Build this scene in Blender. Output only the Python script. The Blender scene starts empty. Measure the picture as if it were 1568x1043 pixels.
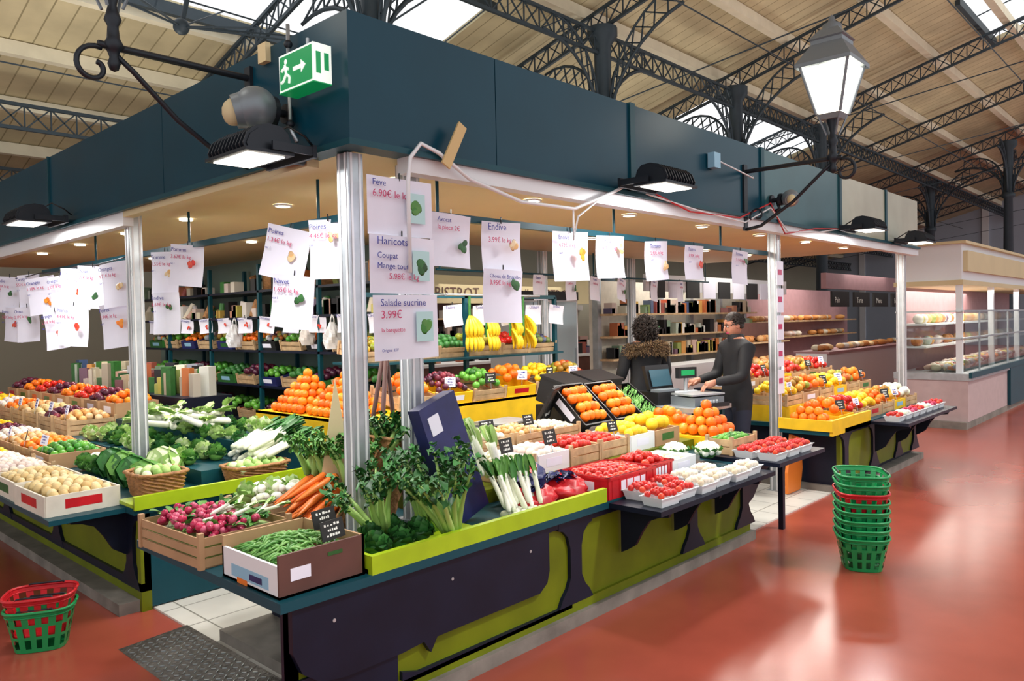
import bpy, math, random
from mathutils import Vector, Matrix
random.seed(7)
U=random.uniform
def lin(h):
    h=h.lstrip('#'); o=[]
    for i in (0,2,4):
        c=int(h[i:i+2],16)/255; o.append(c/12.92 if c<=.04045 else ((c+.055)/1.055)**2.4)
    return (*o,1)
MC={}
def mat(name,col,rough=.5,metal=0,var=0,scale=8,bump=0,isl=None,em=0,trans=0,coat=0,stripe=None,spec=None):
    if name in MC: return MC[name]
    m=bpy.data.materials.new(name); m.use_nodes=True; nt=m.node_tree; N=nt.nodes; L=nt.links
    b=N['Principled BSDF']; b.inputs['Roughness'].default_value=rough; b.inputs['Metallic'].default_value=metal
    b.inputs['Base Color'].default_value=lin(col)
    if spec is not None: b.inputs['Specular IOR Level'].default_value=spec
    if coat: b.inputs['Coat Weight'].default_value=coat
    if trans: b.inputs['Transmission Weight'].default_value=trans
    if em:
        b.inputs['Emission Color'].default_value=lin(col); b.inputs['Emission Strength'].default_value=em
    src=None
    if isl:
        g=N.new('ShaderNodeNewGeometry'); r=N.new('ShaderNodeValToRGB'); L.new(g.outputs['Random Per Island'],r.inputs[0])
        e=r.color_ramp.elements
        while len(e)<len(isl): e.new(.5)
        for i,c in enumerate(isl):
            e[i].position=i/(len(isl)-1); e[i].color=lin(c)
        src=r.outputs[0]
    tc=N.new('ShaderNodeTexCoord')
    if var or bump:
        n=N.new('ShaderNodeTexNoise'); n.inputs['Scale'].default_value=scale; n.inputs['Detail'].default_value=5
        L.new(tc.outputs['Object'],n.inputs['Vector'])
    if var:
        mx=N.new('ShaderNodeMix'); mx.data_type='RGBA'; mx.blend_type='MULTIPLY'; mx.inputs[0].default_value=1
        mr=N.new('ShaderNodeMapRange'); mr.inputs[1].default_value=.3; mr.inputs[2].default_value=.7
        mr.inputs[3].default_value=1-var; mr.inputs[4].default_value=1+var*.6
        L.new(n.outputs[0],mr.inputs[0])
        if src: L.new(src,mx.inputs[6])
        else: mx.inputs[6].default_value=lin(col)
        L.new(mr.outputs[0],mx.inputs[7]); src=mx.outputs[2]
    if stripe: # (axis,period,width,dark)
        sx=N.new('ShaderNodeSeparateXYZ'); L.new(tc.outputs['Object'],sx.inputs[0])
        for ax,per,w,dk in stripe:
            d=N.new('ShaderNodeMath'); d.operation='DIVIDE'; d.inputs[1].default_value=per; L.new(sx.outputs[ax],d.inputs[0])
            f=N.new('ShaderNodeMath'); f.operation='FRACT'; L.new(d.outputs[0],f.inputs[0])
            c=N.new('ShaderNodeMath'); c.operation='LESS_THAN'; c.inputs[1].default_value=w; L.new(f.outputs[0],c.inputs[0])
            mx=N.new('ShaderNodeMix'); mx.data_type='RGBA'; L.new(c.outputs[0],mx.inputs[0])
            if src: L.new(src,mx.inputs[6])
            else: mx.inputs[6].default_value=lin(col)
            mx.inputs[7].default_value=lin(dk); src=mx.outputs[2]
    if src: L.new(src,b.inputs['Base Color'])
    if bump:
        bp=N.new('ShaderNodeBump'); bp.inputs['Strength'].default_value=bump; bp.inputs['Distance'].default_value=.02
        L.new(n.outputs[0],bp.inputs['Height']); L.new(bp.outputs[0],b.inputs['Normal'])
    MC[name]=m; return m

M_floor=mat('red_resin_floor','#a04c3c',.22,var=.28,scale=.9)
M_tile=mat('white_floor_tiles','#dcdad2',.35,var=.08,scale=4,stripe=[(0,.33,.03,'#8d8a80'),(1,.33,.03,'#8d8a80')])
M_conc=mat('concrete','#7c766e',.8,var=.3,scale=6,bump=.3)
M_plate=mat('checker_plate','#5c5752',.5,.6,var=.3,scale=40,bump=.8)
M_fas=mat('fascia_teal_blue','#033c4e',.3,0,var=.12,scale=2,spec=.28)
M_fas2=mat('fascia_reflection_grey','#2f5c62',.26,0,var=.15,scale=2,spec=.4)  # greyer tone paints the glossy reflection into this fascia panel
M_fas3=mat('fascia_reflection_pale','#bdbca2',.25,.1,var=.12,scale=2,coat=.3)  # pale colour stands in for reflected light on the far fascia
M_teal=mat('teal_steel','#0f4652',.4,var=.1,scale=4,spec=.3)
M_navy=mat('navy_board','#10172a',.4,var=.25,scale=5,spec=.3)
M_olive=mat('olive_panel','#69730a',.5,var=.2,scale=4,spec=.3)
M_lime=mat('lime_edge','#a4c018',.4,var=.12)
M_cream=mat('stall_ceiling_cream','#d2c196',.6,var=.05,scale=2)
M_trim=mat('white_trim','#e0e2e4',.4)
M_alu=mat('brushed_aluminium','#b6bcc0',.35,.6,var=.15,scale=10)
M_black=mat('black_plastic','#17171a',.4)
M_grey=mat('grey_paint','#7d868c',.4,.3)
M_iron=mat('wrought_iron','#20262e',.45,.3)
M_truss=mat('roof_iron','#2e3b44',.55,.2,var=.1)
M_roof=mat('roof_boards','#c4b894',.7,var=.2,scale=1.5,stripe=[(0,.3,.07,'#8f8464')])
M_purl=mat('purlin_wood','#e2dbc2',.7,var=.1,scale=3)
M_wallf=mat('wall_grey_blue','#aab4c2',.8,var=.05,scale=1)
M_walll=mat('wall_cream','#a8a490',.8,var=.05,scale=1)
M_part=mat('partition_green','#6c8076',.6,var=.1,scale=2)
M_glow=mat('lamp_glass','#fff8ea',.3,em=4)
M_glow2=mat('downlight','#fff3d8',.3,em=8)
M_paper=mat('paper','#e8e8f6',.6,var=.03)
M_ink=mat('ink_blue','#3b3f96',.6); M_inkr=mat('ink_red','#c23a6c',.6)
M_yel=mat('yellow_cloth','#ecbf10',.6,var=.12)
M_wood=mat('crate_wood','#c2a27a',.7,var=.3,scale=12)
M_card=mat('cardboard','#b5906a',.75,var=.15,scale=6)
M_cardbr=mat('brown_box','#5e3c34',.6,var=.15)
M_white=mat('white_plastic','#e6e9ec',.4)
M_ltblue=mat('pale_blue_plastic','#8fbfd8',.4)
M_red=mat('red_plastic','#c41c26',.35,var=.2,scale=12)
M_green=mat('green_plastic','#12904f',.35,var=.08)
M_purple=mat('blue_purple_plastic','#23285e',.4,var=.25,scale=12)
M_wick=mat('wicker','#a9784a',.7,var=.35,scale=40,bump=.6)
M_orange=mat('orange_fruit','#f07c10',.4,isl=['#f88a10','#ea6206','#f59a22'],bump=.15,scale=60)
M_lemon=mat('lemon','#f7cf1e',.4,isl=['#f6d92c','#efb40e'])
M_tom=mat('tomato','#d4201a',.25,isl=['#d8281c','#b81a14','#e24a26'])
M_apple=mat('apple','#c22a20',.3,isl=['#c4302a','#dca038','#84a030','#ac1c20'])
M_onion=mat('onion','#d9a45a',.4,isl=['#e0b06a','#c08444','#e4cca0'])
M_pot=mat('potato','#dcc28a',.6,isl=['#e6d09a','#cfae72','#eadcb0'])
M_garlic=mat('garlic','#efe6dc',.5,isl=['#f6f0ea','#dcc4bc','#efe6d0'])
M_rad=mat('radish','#c8204e',.3,isl=['#cc2a56','#a01842','#da6484'])
M_plum=mat('plum','#5a1f38',.3,isl=['#6a2540','#3d1830','#8a2a3a'])
M_pepg=mat('green_pepper','#2e8a28',.25,isl=['#3c9030','#68aa3c','#1c5c1e'])
M_leafd=mat('dark_leaf','#2c6a2a',.5,isl=['#1a471c','#387c34','#285f2c'],var=.2,scale=20)
M_leaf=mat('leaf','#5fa53a',.5,isl=['#387e2e','#6ea648','#2c6a30'],var=.2,scale=20)
M_leafl=mat('lettuce_leaf','#bfe07a',.5,isl=['#cbe29a','#84b052','#b0d27a','#e6f0c8'],var=.1,scale=20)
M_stalk=mat('celery_stalk','#a8cc6c',.4,isl=['#b0d07a','#86b052'])
M_whv=mat('white_vegetable','#f2f1e0',.45,isl=['#fafaf2','#e4ebc8'],var=.05,scale=30)
M_carrot=mat('carrot','#ef7a22',.4,isl=['#f28630','#dc621a'])
M_bean=mat('bean_green','#5d9a3c',.45,isl=['#6fa64c','#478434','#86b560'])
M_ban=mat('banana','#f4cf22',.4,isl=['#f6d52c','#e8bf1a'])
M_mush=mat('mushroom','#eadfcc',.6,isl=['#f2e9da','#d4c2a4'])
M_mixed=mat('packets','#c04030',.4,isl=['#b83a32','#dcc860','#3a7048','#e4e0da','#2a4470','#c87434','#72304a'])
M_pale=mat('pale_goods','#e0dcd0',.5,isl=['#f0ece0','#c8b898','#a8a090','#e8e4e0','#b87a5a','#d8d4d0'])
M_glass=mat('glass','#eef6f6',.02,trans=1)
M_pink=mat('pink_wall','#a88084',.6,var=.08)
M_bread=mat('bread','#c98a48',.6,isl=['#d9a05a','#b06a30','#e8c890'])
M_blk=mat('blackboard','#20201f',.6)
M_chalk=mat('chalk','#f2f2ea',.7)
M_skin=mat('skin','#b98068',.5,var=.05)
M_coat=mat('black_coat','#15161b',.75,var=.2,scale=20)
M_jean=mat('dark_trousers','#23283a',.8)
M_hair=mat('dark_brown_hair','#241812',.7,var=.3,scale=40,bump=.8)
M_fur=mat('brown_fur','#7a5c3c',.9,isl=['#6e5638','#3c2a1c','#8a7050'])
M_exit=mat('exit_green','#0f9a55',.4,em=.35)
M_exitw=mat('exit_white','#f4fff6',.4,em=.5)

SPH={}
def sph_t(nu,nv):
    if (nu,nv) in SPH: return SPH[(nu,nv)]
    v=[(0,0,1)]
    for j in range(1,nv):
        t=math.pi*j/nv
        for i in range(nu):
            a=2*math.pi*i/nu; v.append((math.sin(t)*math.cos(a),math.sin(t)*math.sin(a),math.cos(t)))
    v.append((0,0,-1)); f=[]
    for i in range(nu): f.append((0,1+i,1+(i+1)%nu))
    for j in range(nv-2):
        for i in range(nu):
            a=1+j*nu+i; b=1+j*nu+(i+1)%nu; f.append((a,a+nu,b+nu,b))
    e=len(v)-1; s=1+(nv-2)*nu
    for i in range(nu): f.append((e,s+(i+1)%nu,s+i))
    SPH[(nu,nv)]=(v,f); return SPH[(nu,nv)]
def frame(d):
    d=Vector(d).normalized(); a=Vector((0,0,1)) if abs(d.z)<.95 else Vector((1,0,0))
    x=d.cross(a).normalized(); return x,x.cross(d).normalized()
class B:
    def __init__(s): s.v=[];s.f=[];s.mi=[];s.mats=[];s.sm=[];s.M=Matrix()
    def add(s,v,f,m,smooth=False):
        if m not in s.mats: s.mats.append(m)
        k=s.mats.index(m); o=len(s.v); M=s.M
        s.v.extend([M@Vector(p) for p in v]); s.f.extend([tuple(i+o for i in q) for q in f])
        s.mi.extend([k]*len(f)); s.sm.extend([smooth]*len(f))
    def box(s,a,b,m,rot=None):
        x0,y0,z0=a;x1,y1,z1=b
        v=[(x0,y0,z0),(x1,y0,z0),(x1,y1,z0),(x0,y1,z0),(x0,y0,z1),(x1,y0,z1),(x1,y1,z1),(x0,y1,z1)]
        if rot is not None:
            c=Vector(((x0+x1)/2,(y0+y1)/2,(z0+z1)/2)); v=[c+rot@(Vector(p)-c) for p in v]
        s.add(v,[(0,3,2,1),(4,5,6,7),(0,1,5,4),(1,2,6,5),(2,3,7,6),(3,0,4,7)],m)
    def cyl(s,p0,p1,r0,m,r1=None,n=12,smooth=True):
        if r1 is None:r1=r0
        p0=Vector(p0);p1=Vector(p1);x,y=frame(p1-p0); v=[]
        for p,r in((p0,r0),(p1,r1)):
            for i in range(n):
                a=2*math.pi*i/n+math.pi/n; v.append(p+(x*math.cos(a)+y*math.sin(a))*r)
        f=[(i,(i+1)%n,n+(i+1)%n,n+i) for i in range(n)]
        s.add(v,f,m,smooth and n>5); s.add(v,[tuple(range(n-1,-1,-1)),tuple(range(n,2*n))],m)
    def tube(s,pts,r,m,n=6,smooth=True):
        P=[Vector(p) for p in pts]; R=r if isinstance(r,(list,tuple)) else [r]*len(P); v=[]; x=None
        for i,p in enumerate(P):
            d=(P[min(i+1,len(P)-1)]-P[max(i-1,0)]).normalized()
            if x is None: x,_=frame(d)
            x=(x-d*x.dot(d)).normalized(); y=d.cross(x)
            for k in range(n):
                a=2*math.pi*k/n; v.append(p+(x*math.cos(a)+y*math.sin(a))*R[i])
        f=[]
        for i in range(len(P)-1):
            for k in range(n): f.append((i*n+k,i*n+(k+1)%n,(i+1)*n+(k+1)%n,(i+1)*n+k))
        f.append(tuple(range(n-1,-1,-1))); f.append(tuple(range((len(P)-1)*n,len(P)*n)))
        s.add(v,f,m,smooth)
    def sph(s,c,r,m,rot=None,seg=(10,7)):
        v,f=sph_t(*seg); r=(r,r,r) if not isinstance(r,(tuple,list)) else r; c=Vector(c)
        vv=[Vector((p[0]*r[0],p[1]*r[1],p[2]*r[2])) for p in v]
        if rot is not None: vv=[rot@p for p in vv]
        s.add([c+p for p in vv],f,m,True)
    def poly(s,pts,o,ax,ay,th,m):
        o=Vector(o);ax=Vector(ax);ay=Vector(ay);nn=ax.cross(ay).normalized()*th;n=len(pts)
        a=[o+ax*p[0]+ay*p[1] for p in pts]; v=a+[p+nn for p in a]
        f=[tuple(range(n-1,-1,-1)),tuple(range(n,2*n))]+[(i,(i+1)%n,n+(i+1)%n,n+i) for i in range(n)]
        s.add(v,f,m)
    def lathe(s,prof,c,m,n=16,rot0=0,smooth=True,sx=1,sy=1):
        v=[];c=Vector(c)
        for r,z in prof:
            for i in range(n):
                a=2*math.pi*i/n+rot0; v.append(c+Vector((r*math.cos(a)*sx,r*math.sin(a)*sy,z)))
        f=[(j*n+i,j*n+(i+1)%n,(j+1)*n+(i+1)%n,(j+1)*n+i) for j in range(len(prof)-1) for i in range(n)]
        s.add(v,f,m,smooth)
    def leaf(s,base,d,L,w,m,droop=.3,cup=.15,nr=5,ruf=.1):
        base=Vector(base); d=Vector(d).normalized(); x,_=frame(d); up=x.cross(d); v=[]
        if up.z<0: up=-up
        for i in range(nr+1):
            t=i/nr; ww=w*(.25+math.sin(math.pi*min(t*.9+.05,1))**.8*.75)*.5*(1 if i<nr else .4)
            c=base+d*L*t*(1-.15*t)-Vector((0,0,1))*droop*L*t*t
            j=up*U(-ruf,ruf)*w
            v+= [c-x*ww+up*cup*w+j, c, c+x*ww+up*cup*w-j]
        f=[]
        for i in range(nr):
            for k in(0,1): a=i*3+k; f.append((a,a+1,a+4,a+3))
        s.add(v,f,m,True)
    def make(s,name,loc=(0,0,0),rz=0,parent=None,rx=0,ry=0):
        me=bpy.data.meshes.new(name); me.from_pydata([tuple(p) for p in s.v],[],s.f)
        for m in s.mats: me.materials.append(m)
        me.polygons.foreach_set('material_index',s.mi); me.polygons.foreach_set('use_smooth',s.sm); me.update()
        o=bpy.data.objects.new(name,me); bpy.context.scene.collection.objects.link(o)
        o.location=loc; o.rotation_euler=(rx,ry,rz)
        if parent: o.parent=parent
        return o
def RZ(a): return Matrix.Rotation(a,3,'Z')
def RR(): return Matrix.Rotation(U(0,6.28),3,'Z')@Matrix.Rotation(U(0,3.1),3,'X')
def text(s,size,loc,rz,m,parent=None,name='lettering',align='LEFT',rx=math.pi/2):
    c=bpy.data.curves.new(name,'FONT'); c.body=s; c.size=size; c.align_x=align; c.resolution_u=2; c.extrude=.0005
    c.materials.append(m); o=bpy.data.objects.new(name,c); bpy.context.scene.collection.objects.link(o)
    o.location=loc; o.rotation_euler=(rx,0,rz)
    if parent: o.parent=parent
    return o

# ---------------- HALL ----------------
def zr(y): return 7.0+(7.9-y)*.27
b=B(); b.box((-8,-14,-.05),(46,18,0),M_floor); b.make('floor')
b=B(); b.box((45,-14,0),(45.3,18,9.5),M_wallf)
for y in range(-12,18,3): b.box((44.9,y-.15,0),(45,y+.15,9),M_trim)
b.make('wall_far')
b=B(); b.box((-8,17.5,0),(45,17.8,4.9),M_walll); b.make('wall_left')
def zs(y): return zr(y)+.3
b=B()
XB=[-8,-3,9.4,17,18.5,22,24,45]; YB=[-3,2,4.2,9.0,11.3,17.5]
def sky(x,y): return (9.0<y<11.3 and (-3<x<9.4 or 17<x<24)) or (2<y<4.2 and 18.5<x<22)
for i in range(len(XB)-1):
    for j in range(len(YB)-1):
        x0,x1,y0,y1=XB[i],XB[i+1],YB[j],YB[j+1]
        if sky((x0+x1)/2,(y0+y1)/2): continue
        v=[(x0,y0,zs(y0)),(x1,y0,zs(y0)),(x1,y1,zs(y1)),(x0,y1,zs(y1))]; v+=[(p[0],p[1],p[2]+.1) for p in v]
        b.add(v,[(0,3,2,1),(4,5,6,7),(0,1,5,4),(1,2,6,5),(2,3,7,6),(3,0,4,7)],M_roof)
b.make('roof')
b=B()
for x0,x1,y0,y1 in((-3,9.4,9.0,11.3),(17,24,9.0,11.3),(18.5,22,2,4.2)):
    x=x0
    while x<=x1+.01: b.cyl((x,y0,zs(y0)+.05),(x,y1,zs(y1)+.05),.015,M_truss,n=4); x+=1.55
    for y in(y0,y1): b.box((x0,y-.05,zs(y)-.12),(x1,y+.05,zs(y)+.05),M_truss)
b.make('skylight_glazing_bars')
b=B()
y=-2.5
while y<17.4:
    if not 9.1<y<11.2: b.box((-8,y-.08,zs(y)-.2),(44.95,y+.08,zs(y)-.0),M_purl)
    y+=1.55
b.make('roof_purlins')
def lattice(b,p0,p1,h,pan,m=M_truss,t=.028,up=(0,0,1)):
    p0=Vector(p0);p1=Vector(p1);up=Vector(up)*h; n=max(1,int((p1-p0).length/pan)); d=(p1-p0)/n
    b.cyl(p0,p1,t*1.3,m,n=4); b.cyl(p0+up,p1+up,t*1.3,m,n=4)
    for i in range(n):
        a=p0+d*i; c=a+d; b.cyl(a,c+up,t*.5,m,n=4); b.cyl(a+up,c,t*.5,m,n=4); b.cyl(a,a+up,t*.5,m,n=4)
XR=[1.2,6.0,10.9,15.8,20.6,25.4,30.3,35.2,40.1]
for x in XR:
    b=B(); lattice(b,(x,17.4,zr(17.4)-.3),(x,-2.8,zr(-2.8)-.3),.34,.34)
    b.make('roof_truss')
for y,x0 in((7.9,6),(13.4,-8),(15.6,-8)):
    b=B(); lattice(b,(x0,y,zr(y)-.75),(44.9,y,zr(y)-.75),.36,.36); b.make('lattice_girder')
b=B()
for x in XR:
    b.cyl((x,17,zr(17)-.3),(x,0,6.3),.012,M_truss,n=4)
for y,z in((9.8,5.9),(6,6.4),(3.5,7),(12,5.3)): b.cyl((-5,y,z),(44,y,z),.012,M_truss,n=4)
c=Vector((4.2,9.3,5.35))
b.sph(c,(.1,.1,.1),M_truss)
for k in range(8):
    a=k*math.pi/4+.2; b.cyl(c,c+Vector((math.cos(a)*1.9,math.sin(a)*1.2,.55*math.sin(a*1)+.3)),.013,M_truss,n=4)
b.cyl(c,c+Vector((.3,0,1.3)),.03,M_truss)
b.make('roof_tie_rods')
def column(x,y):
    b=B(); H=zr(y)-.3
    b.lathe([(.3,0),(.3,.3),(.2,.4),(.17,.5),(.13,H-1.9),(.2,H-1.85),(.2,H-1.75),(.13,H-1.7),(.15,H-.3),(.26,H-.15),(.26,H)],(x,y,0),M_truss,n=14)
    for dx,dy in((1,0),(-1,0),(0,1),(0,-1)):
        P=[];Q=[]
        for i in range(9):
            t=i/8*math.pi/2; r=1.45
            w=r*(1-math.cos(t)); z=H-1.7+1.3*math.sin(t)*1
            P.append(Vector((x+dx*(.14+w),y+dy*(.14+w),z+dy*-.27*w)))
            Q.append(Vector((x+dx*(.14+w*.8),y+dy*(.14+w*.8),min(z+.3,H)+dy*-.27*w)))
        b.tube(P,.035,M_truss,n=4); b.tube(Q,.025,M_truss,n=4)
        for i in range(8): b.cyl(P[i],Q[i+1],.015,M_truss,n=4); b.cyl(Q[i],P[i+1],.015,M_truss,n=4)
    b.make('cast_iron_column')
for x,y in((6,7.9),(10.9,7.9),(15.8,7.9),(20.6,7.9),(30.3,5.4),(32,8.2),(3.3,15.6)): column(x,y)

# ---------------- STALL STRUCTURE ----------------
ZF0,ZF1=2.57,3.18
FX=2.155
b=B()
xs=[FX,3.15,4.5,6.53,8.4,9.9,11.2]
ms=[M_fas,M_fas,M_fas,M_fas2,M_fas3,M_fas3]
for i in range(6):
    b.box((xs[i]+(.003 if i else 0),3.03,ZF0),(xs[i+1]-.003,3.09,ZF1),ms[i])
    if i in(2,3,4,5): b.box((xs[i]-.03,3.015,ZF0-.02),(xs[i]+.03,3.1,ZF1+.01),M_teal)
ys=[3.09,5.1,7.4,9.7,12]
for i in range(4):
    b.box((FX,ys[i]+(.003 if i else 0),ZF0),(FX+.06,ys[i+1]-.003,ZF1),M_fas)
    if i==2: b.box((FX-.015,ys[i]-.012,ZF0),(FX+.07,ys[i]+.012,ZF1+.005),M_teal)
b.box((11.14,3.09,ZF0),(11.2,6.3,ZF1),M_fas3)
b.box((FX-.03,2.99,ZF0-.03),(11.2,3.12,ZF0),M_teal); b.box((FX-.03,3.12,ZF0-.03),(FX+.08,12,ZF0),M_teal)
b.box((2.5,3.02,2.46),(7.2,3.11,2.54),M_trim); b.box((7.2,3.02,2.46),(11.2,3.11,2.54),M_trim)
b.box((FX,5.8,2.44),(FX+.07,12,2.54),M_trim); b.box((FX,3.4,2.5),(FX+.07,5.8,2.54),M_cream)
b.make('stall_fascia')
b=B()
b.box((FX+.09,3.13,2.555),(11.1,6.2,2.6),M_cream); b.box((FX+.09,6.2,2.555),(5.2,12,2.6),M_cream)
for x in(2.9,4.1,5.3,6.5,7.7,8.9,10.1):
    for y in(3.6,4.9):
        b.cyl((x,y,2.556),(x,y,2.54),.05,M_glow2); b.lathe([(.05,0),(.065,0),(.065,.012)],(x,y,2.54),M_trim)
for y in(6,7.2,8.4,9.6):
    for x in(2.7,3.9): b.cyl((x,y,2.556),(x,y,2.54),.05,M_glow2)
b.make('stall_ceiling')
def post(x,y,z0=0,w=.09,d=.09,m=M_alu,z1=2.535):
    b=B(); b.box((-w/2,-d/2,z0),(w/2,d/2,z1),m)
    for s in(-1,1):
        b.box((-w/2-.004,s*w*.28-.006,z0),(w/2+.004,s*w*.28+.006,z1),M_trim)
        b.box((s*w*.28-.006,-d/2-.004,z0),(s*w*.28+.006,d/2+.004,z1),M_trim)
    b.box((-w*.8,-d*.8,z0),(w*.8,d*.8,z0+.015),m)
    return b.make('aluminium_post',(x,y,0))
for x,y,z in((2.25,3.17,.641),(2.63,3.19,.641),(7.15,3.2,0),(11.1,3.2,0),(2.26,5.9,.645),(5.1,6.1,0),(9,6.1,0),(7.1,6.1,0)): post(x,y,z)
b=B()
b.box((2.7,3.24,2.28),(7.1,3.28,2.32),M_teal); b.box((2.52,3.5,2.28),(2.56,9,2.32),M_teal)
for x in(2.9,4.6,6.2): b.cyl((x,3.26,2.3),(x,3.26,2.55),.01,M_teal,n=6)
for y in(3.9,5.6,7.5): b.cyl((2.54,y,2.3),(2.54,y,2.55),.01,M_teal,n=6)
b.make('hanging_rail')

# ---------------- COUNTERS ----------------
def flare(b,xc,o,ax,th,z0=.12,z1=.6,w=.05,W=.15):
    L=[(-W,z1),(-W,z1-.05),(-W*.75,z1-.06),(-w-.02,z1-.1),(-w,z1-.17),(-w,z0+.15),(-w-.03,z0+.09),(-W*.8,z0+.05),(-W,z0)]
    pts=[(xc+p[0],p[1]) for p in L]+[(xc-p[0],p[1]) for p in reversed(L)]
    b.poly(pts,o,ax,(0,0,1),th,M_navy)
def bracket(b,p,out,m=M_navy):
    pts=[(0,0),(.34,0),(.33,-.04),(.27,-.05),(.2,-.08),(.15,-.15),(.1,-.24),(.04,-.28),(0,-.3)]
    b.poly(pts,p,out,(0,0,1),.025,m)
T2,T3=.72,.80
b=B()
b.box((1.56,2.68,.12),(5.47,2.72,.6),M_olive)
b.box((2.2,2.72,.02),(5.47,3.95,.6),M_navy)
b.box((2.0,2.66,.07),(5.47,2.7,.12),M_olive); b.box((1.9,2.63,0),(5.5,3.97,.07),M_conc)
b.box((1.56,2.68,0),(1.6,2.74,.62),M_navy); b.box((1.56,2.665,0),(2.08,2.69,.3),M_navy)
A=(0,2.68,0)
b.poly([(1.56,.62),(1.56,.42),(1.6,.33),(1.68,.27),(1.8,.25),(2.1,.25),(2.22,.26),(2.26,.2),(2.3,.26),(3.02,.26),(3.08,.3),(3.1,.36),(3.1,.62)],A,(1,0,0),(0,0,1),.03,M_navy)
b.box((3.1,2.66,.56),(5.47,2.68,.62),M_navy)
b.poly([(2.1,.1),(2.1,.16),(2.2,.13),(3.3,.12),(3.3,.1)],A,(1,0,0),(0,0,1),.02,M_navy)
for x in(3.34,4.63,5.4): flare(b,x,A,(1,0,0),.022)
for x in(1.75,2.4,2.95): b.cyl((x,2.648,.5),(x,2.652,.5),.008,M_alu,n=8)
b.box((1.5,2.63,.6),(5.95,4.0,.64),M_teal)
b.box((1.93,2.63,.64),(3.6,2.66,.72),M_lime); b.box((1.93,2.66,.64),(2.7,3.1,.66),M_lime)
b.box((1.93,2.66,.64),(1.95,3.1,.72),M_lime)
b.box((2.75,3.15,.64),(5.6,3.6,T2),M_olive); b.box((2.75,3.6,.64),(5.6,4.45,T3),M_navy); b.box((2.78,4.0,0),(5.6,4.4,.64),M_navy)
b.box((3.62,2.28,.6),(5.08,2.63,.63),M_navy); b.box((5.15,2.28,.64),(5.97,2.9,.67),M_navy)
for x in(3.8,4.4,4.95): bracket(b,(x,2.66,.6),(0,-1,0))
for x,y in((5.9,2.6),(5.9,3.8)): b.box((x-.02,y-.02,0),(x+.02,y+.02,.62),M_navy)
b.poly([(0,0),(.6,0),(.6,-.08),(.3,-.12),(.1,-.3),(0,-.34)],(5.47,2.7,.6),(1,0,0),(0,0,1),.02,M_navy)
b.make('produce_counter')
b=B()
b.box((1.82,4.75,.12),(1.86,12,.6),M_olive); b.box((1.86,4.75,.02),(3.0,12,.6),M_teal)
b.box((1.8,4.8,.07),(1.84,12,.12),M_olive); b.box((1.68,4.78,0),(3.0,12,.07),M_conc)
b.box((1.8,4.75,.0),(1.86,4.8,.6),M_olive)
A=(1.82,0,0)
b.box((1.8,4.75,.57),(1.83,12,.62),M_navy); b.box((1.8,4.75,.12),(1.825,12,.17),M_navy)
for y in(4.92,6.3,7.6,8.9): flare(b,-y,A,(0,-1,0),.022)
for y in(4.95,6.1,7.3,8.5): bracket(b,(1.82,y,.6),(-1,0,0))
b.box((1.75,4.7,.6),(3.05,12,.64),M_teal)
b.box((1.75,4.68,.63),(3.0,4.71,.71),M_lime); b.box((1.75,4.7,.64),(2.4,4.95,.66),M_lime)
b.box((2.3,5.0,.64),(3.05,12,.74),M_teal); b.box((2.7,5.0,.74),(3.05,12,.86),M_teal)
b.box((1.34,4.82,.6),(1.75,9.5,.63),M_teal)
b.make('produce_counter')
b=B()
b.box((7.4,2.68,.12),(9.75,2.72,.6),M_olive); b.box((7.4,2.72,.02),(9.75,3.9,.6),M_navy); b.box((7.35,2.6,0),(9.8,3.95,.07),M_conc)
A=(0,2.68,0); b.box((7.4,2.655,.56),(9.75,2.68,.62),M_navy)
for x in(7.5,8.3,9.1,9.7): flare(b,x,A,(1,0,0),.022)
b.box((7.3,2.6,.6),(9.85,4,.64),M_teal); b.box((7.0,2.6,.6),(8.0,2.63,.74),M_yel); b.box((7.0,2.63,.6),(7.3,3.1,.64),M_teal); b.box((6.98,2.6,.64),(7.0,3.1,.74),M_yel)
b.box((7.35,3.15,.64),(9.8,3.6,.8),M_yel); b.box((7.35,3.6,.64),(9.8,4.2,.94),M_navy)
b.box((8.0,2.25,.6),(9.8,2.6,.63),M_navy)
for x in(8.2,8.9,9.6): bracket(b,(x,2.62,.6),(0,-1,0))
b.poly([(0,0),(.28,0),(.34,.2),(.3,.5),(.1,.55),(0,.2)],(7.0,3.05,.02),(1,0,0),(0,0,1),.03,M_carrot)
b.make('produce_counter')
b=B(); b.box((1.87,3.6,0),(5.1,4.78,.012),M_tile); b.box((1.87,2.8,0),(2.3,3.6,.012),M_tile); b.box((5.5,2.75,0),(7.35,4.6,.012),M_tile)
b.box((3.05,4.4,0),(6.9,4.9,.0119),M_tile); b.make('floor_tiles')
b=B()
b.add([(1.5,2.85,.001),(1.87,2.85,.02),(1.87,4.3,.02),(1.5,4.3,.001)],[(0,1,2,3)],M_plate)
for i in range(9):
    for j in range(34):
        x=1.53+i*.037;y=2.88+j*.041;z=.003+(x-1.5)*.05
        s=1 if (i+j)%2 else -1
        b.cyl((x-.008,y-.008*s,z),(x+.008,y+.008*s,z),.003,M_alu,n=4)
b.make('checker_plate_ramp')

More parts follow.
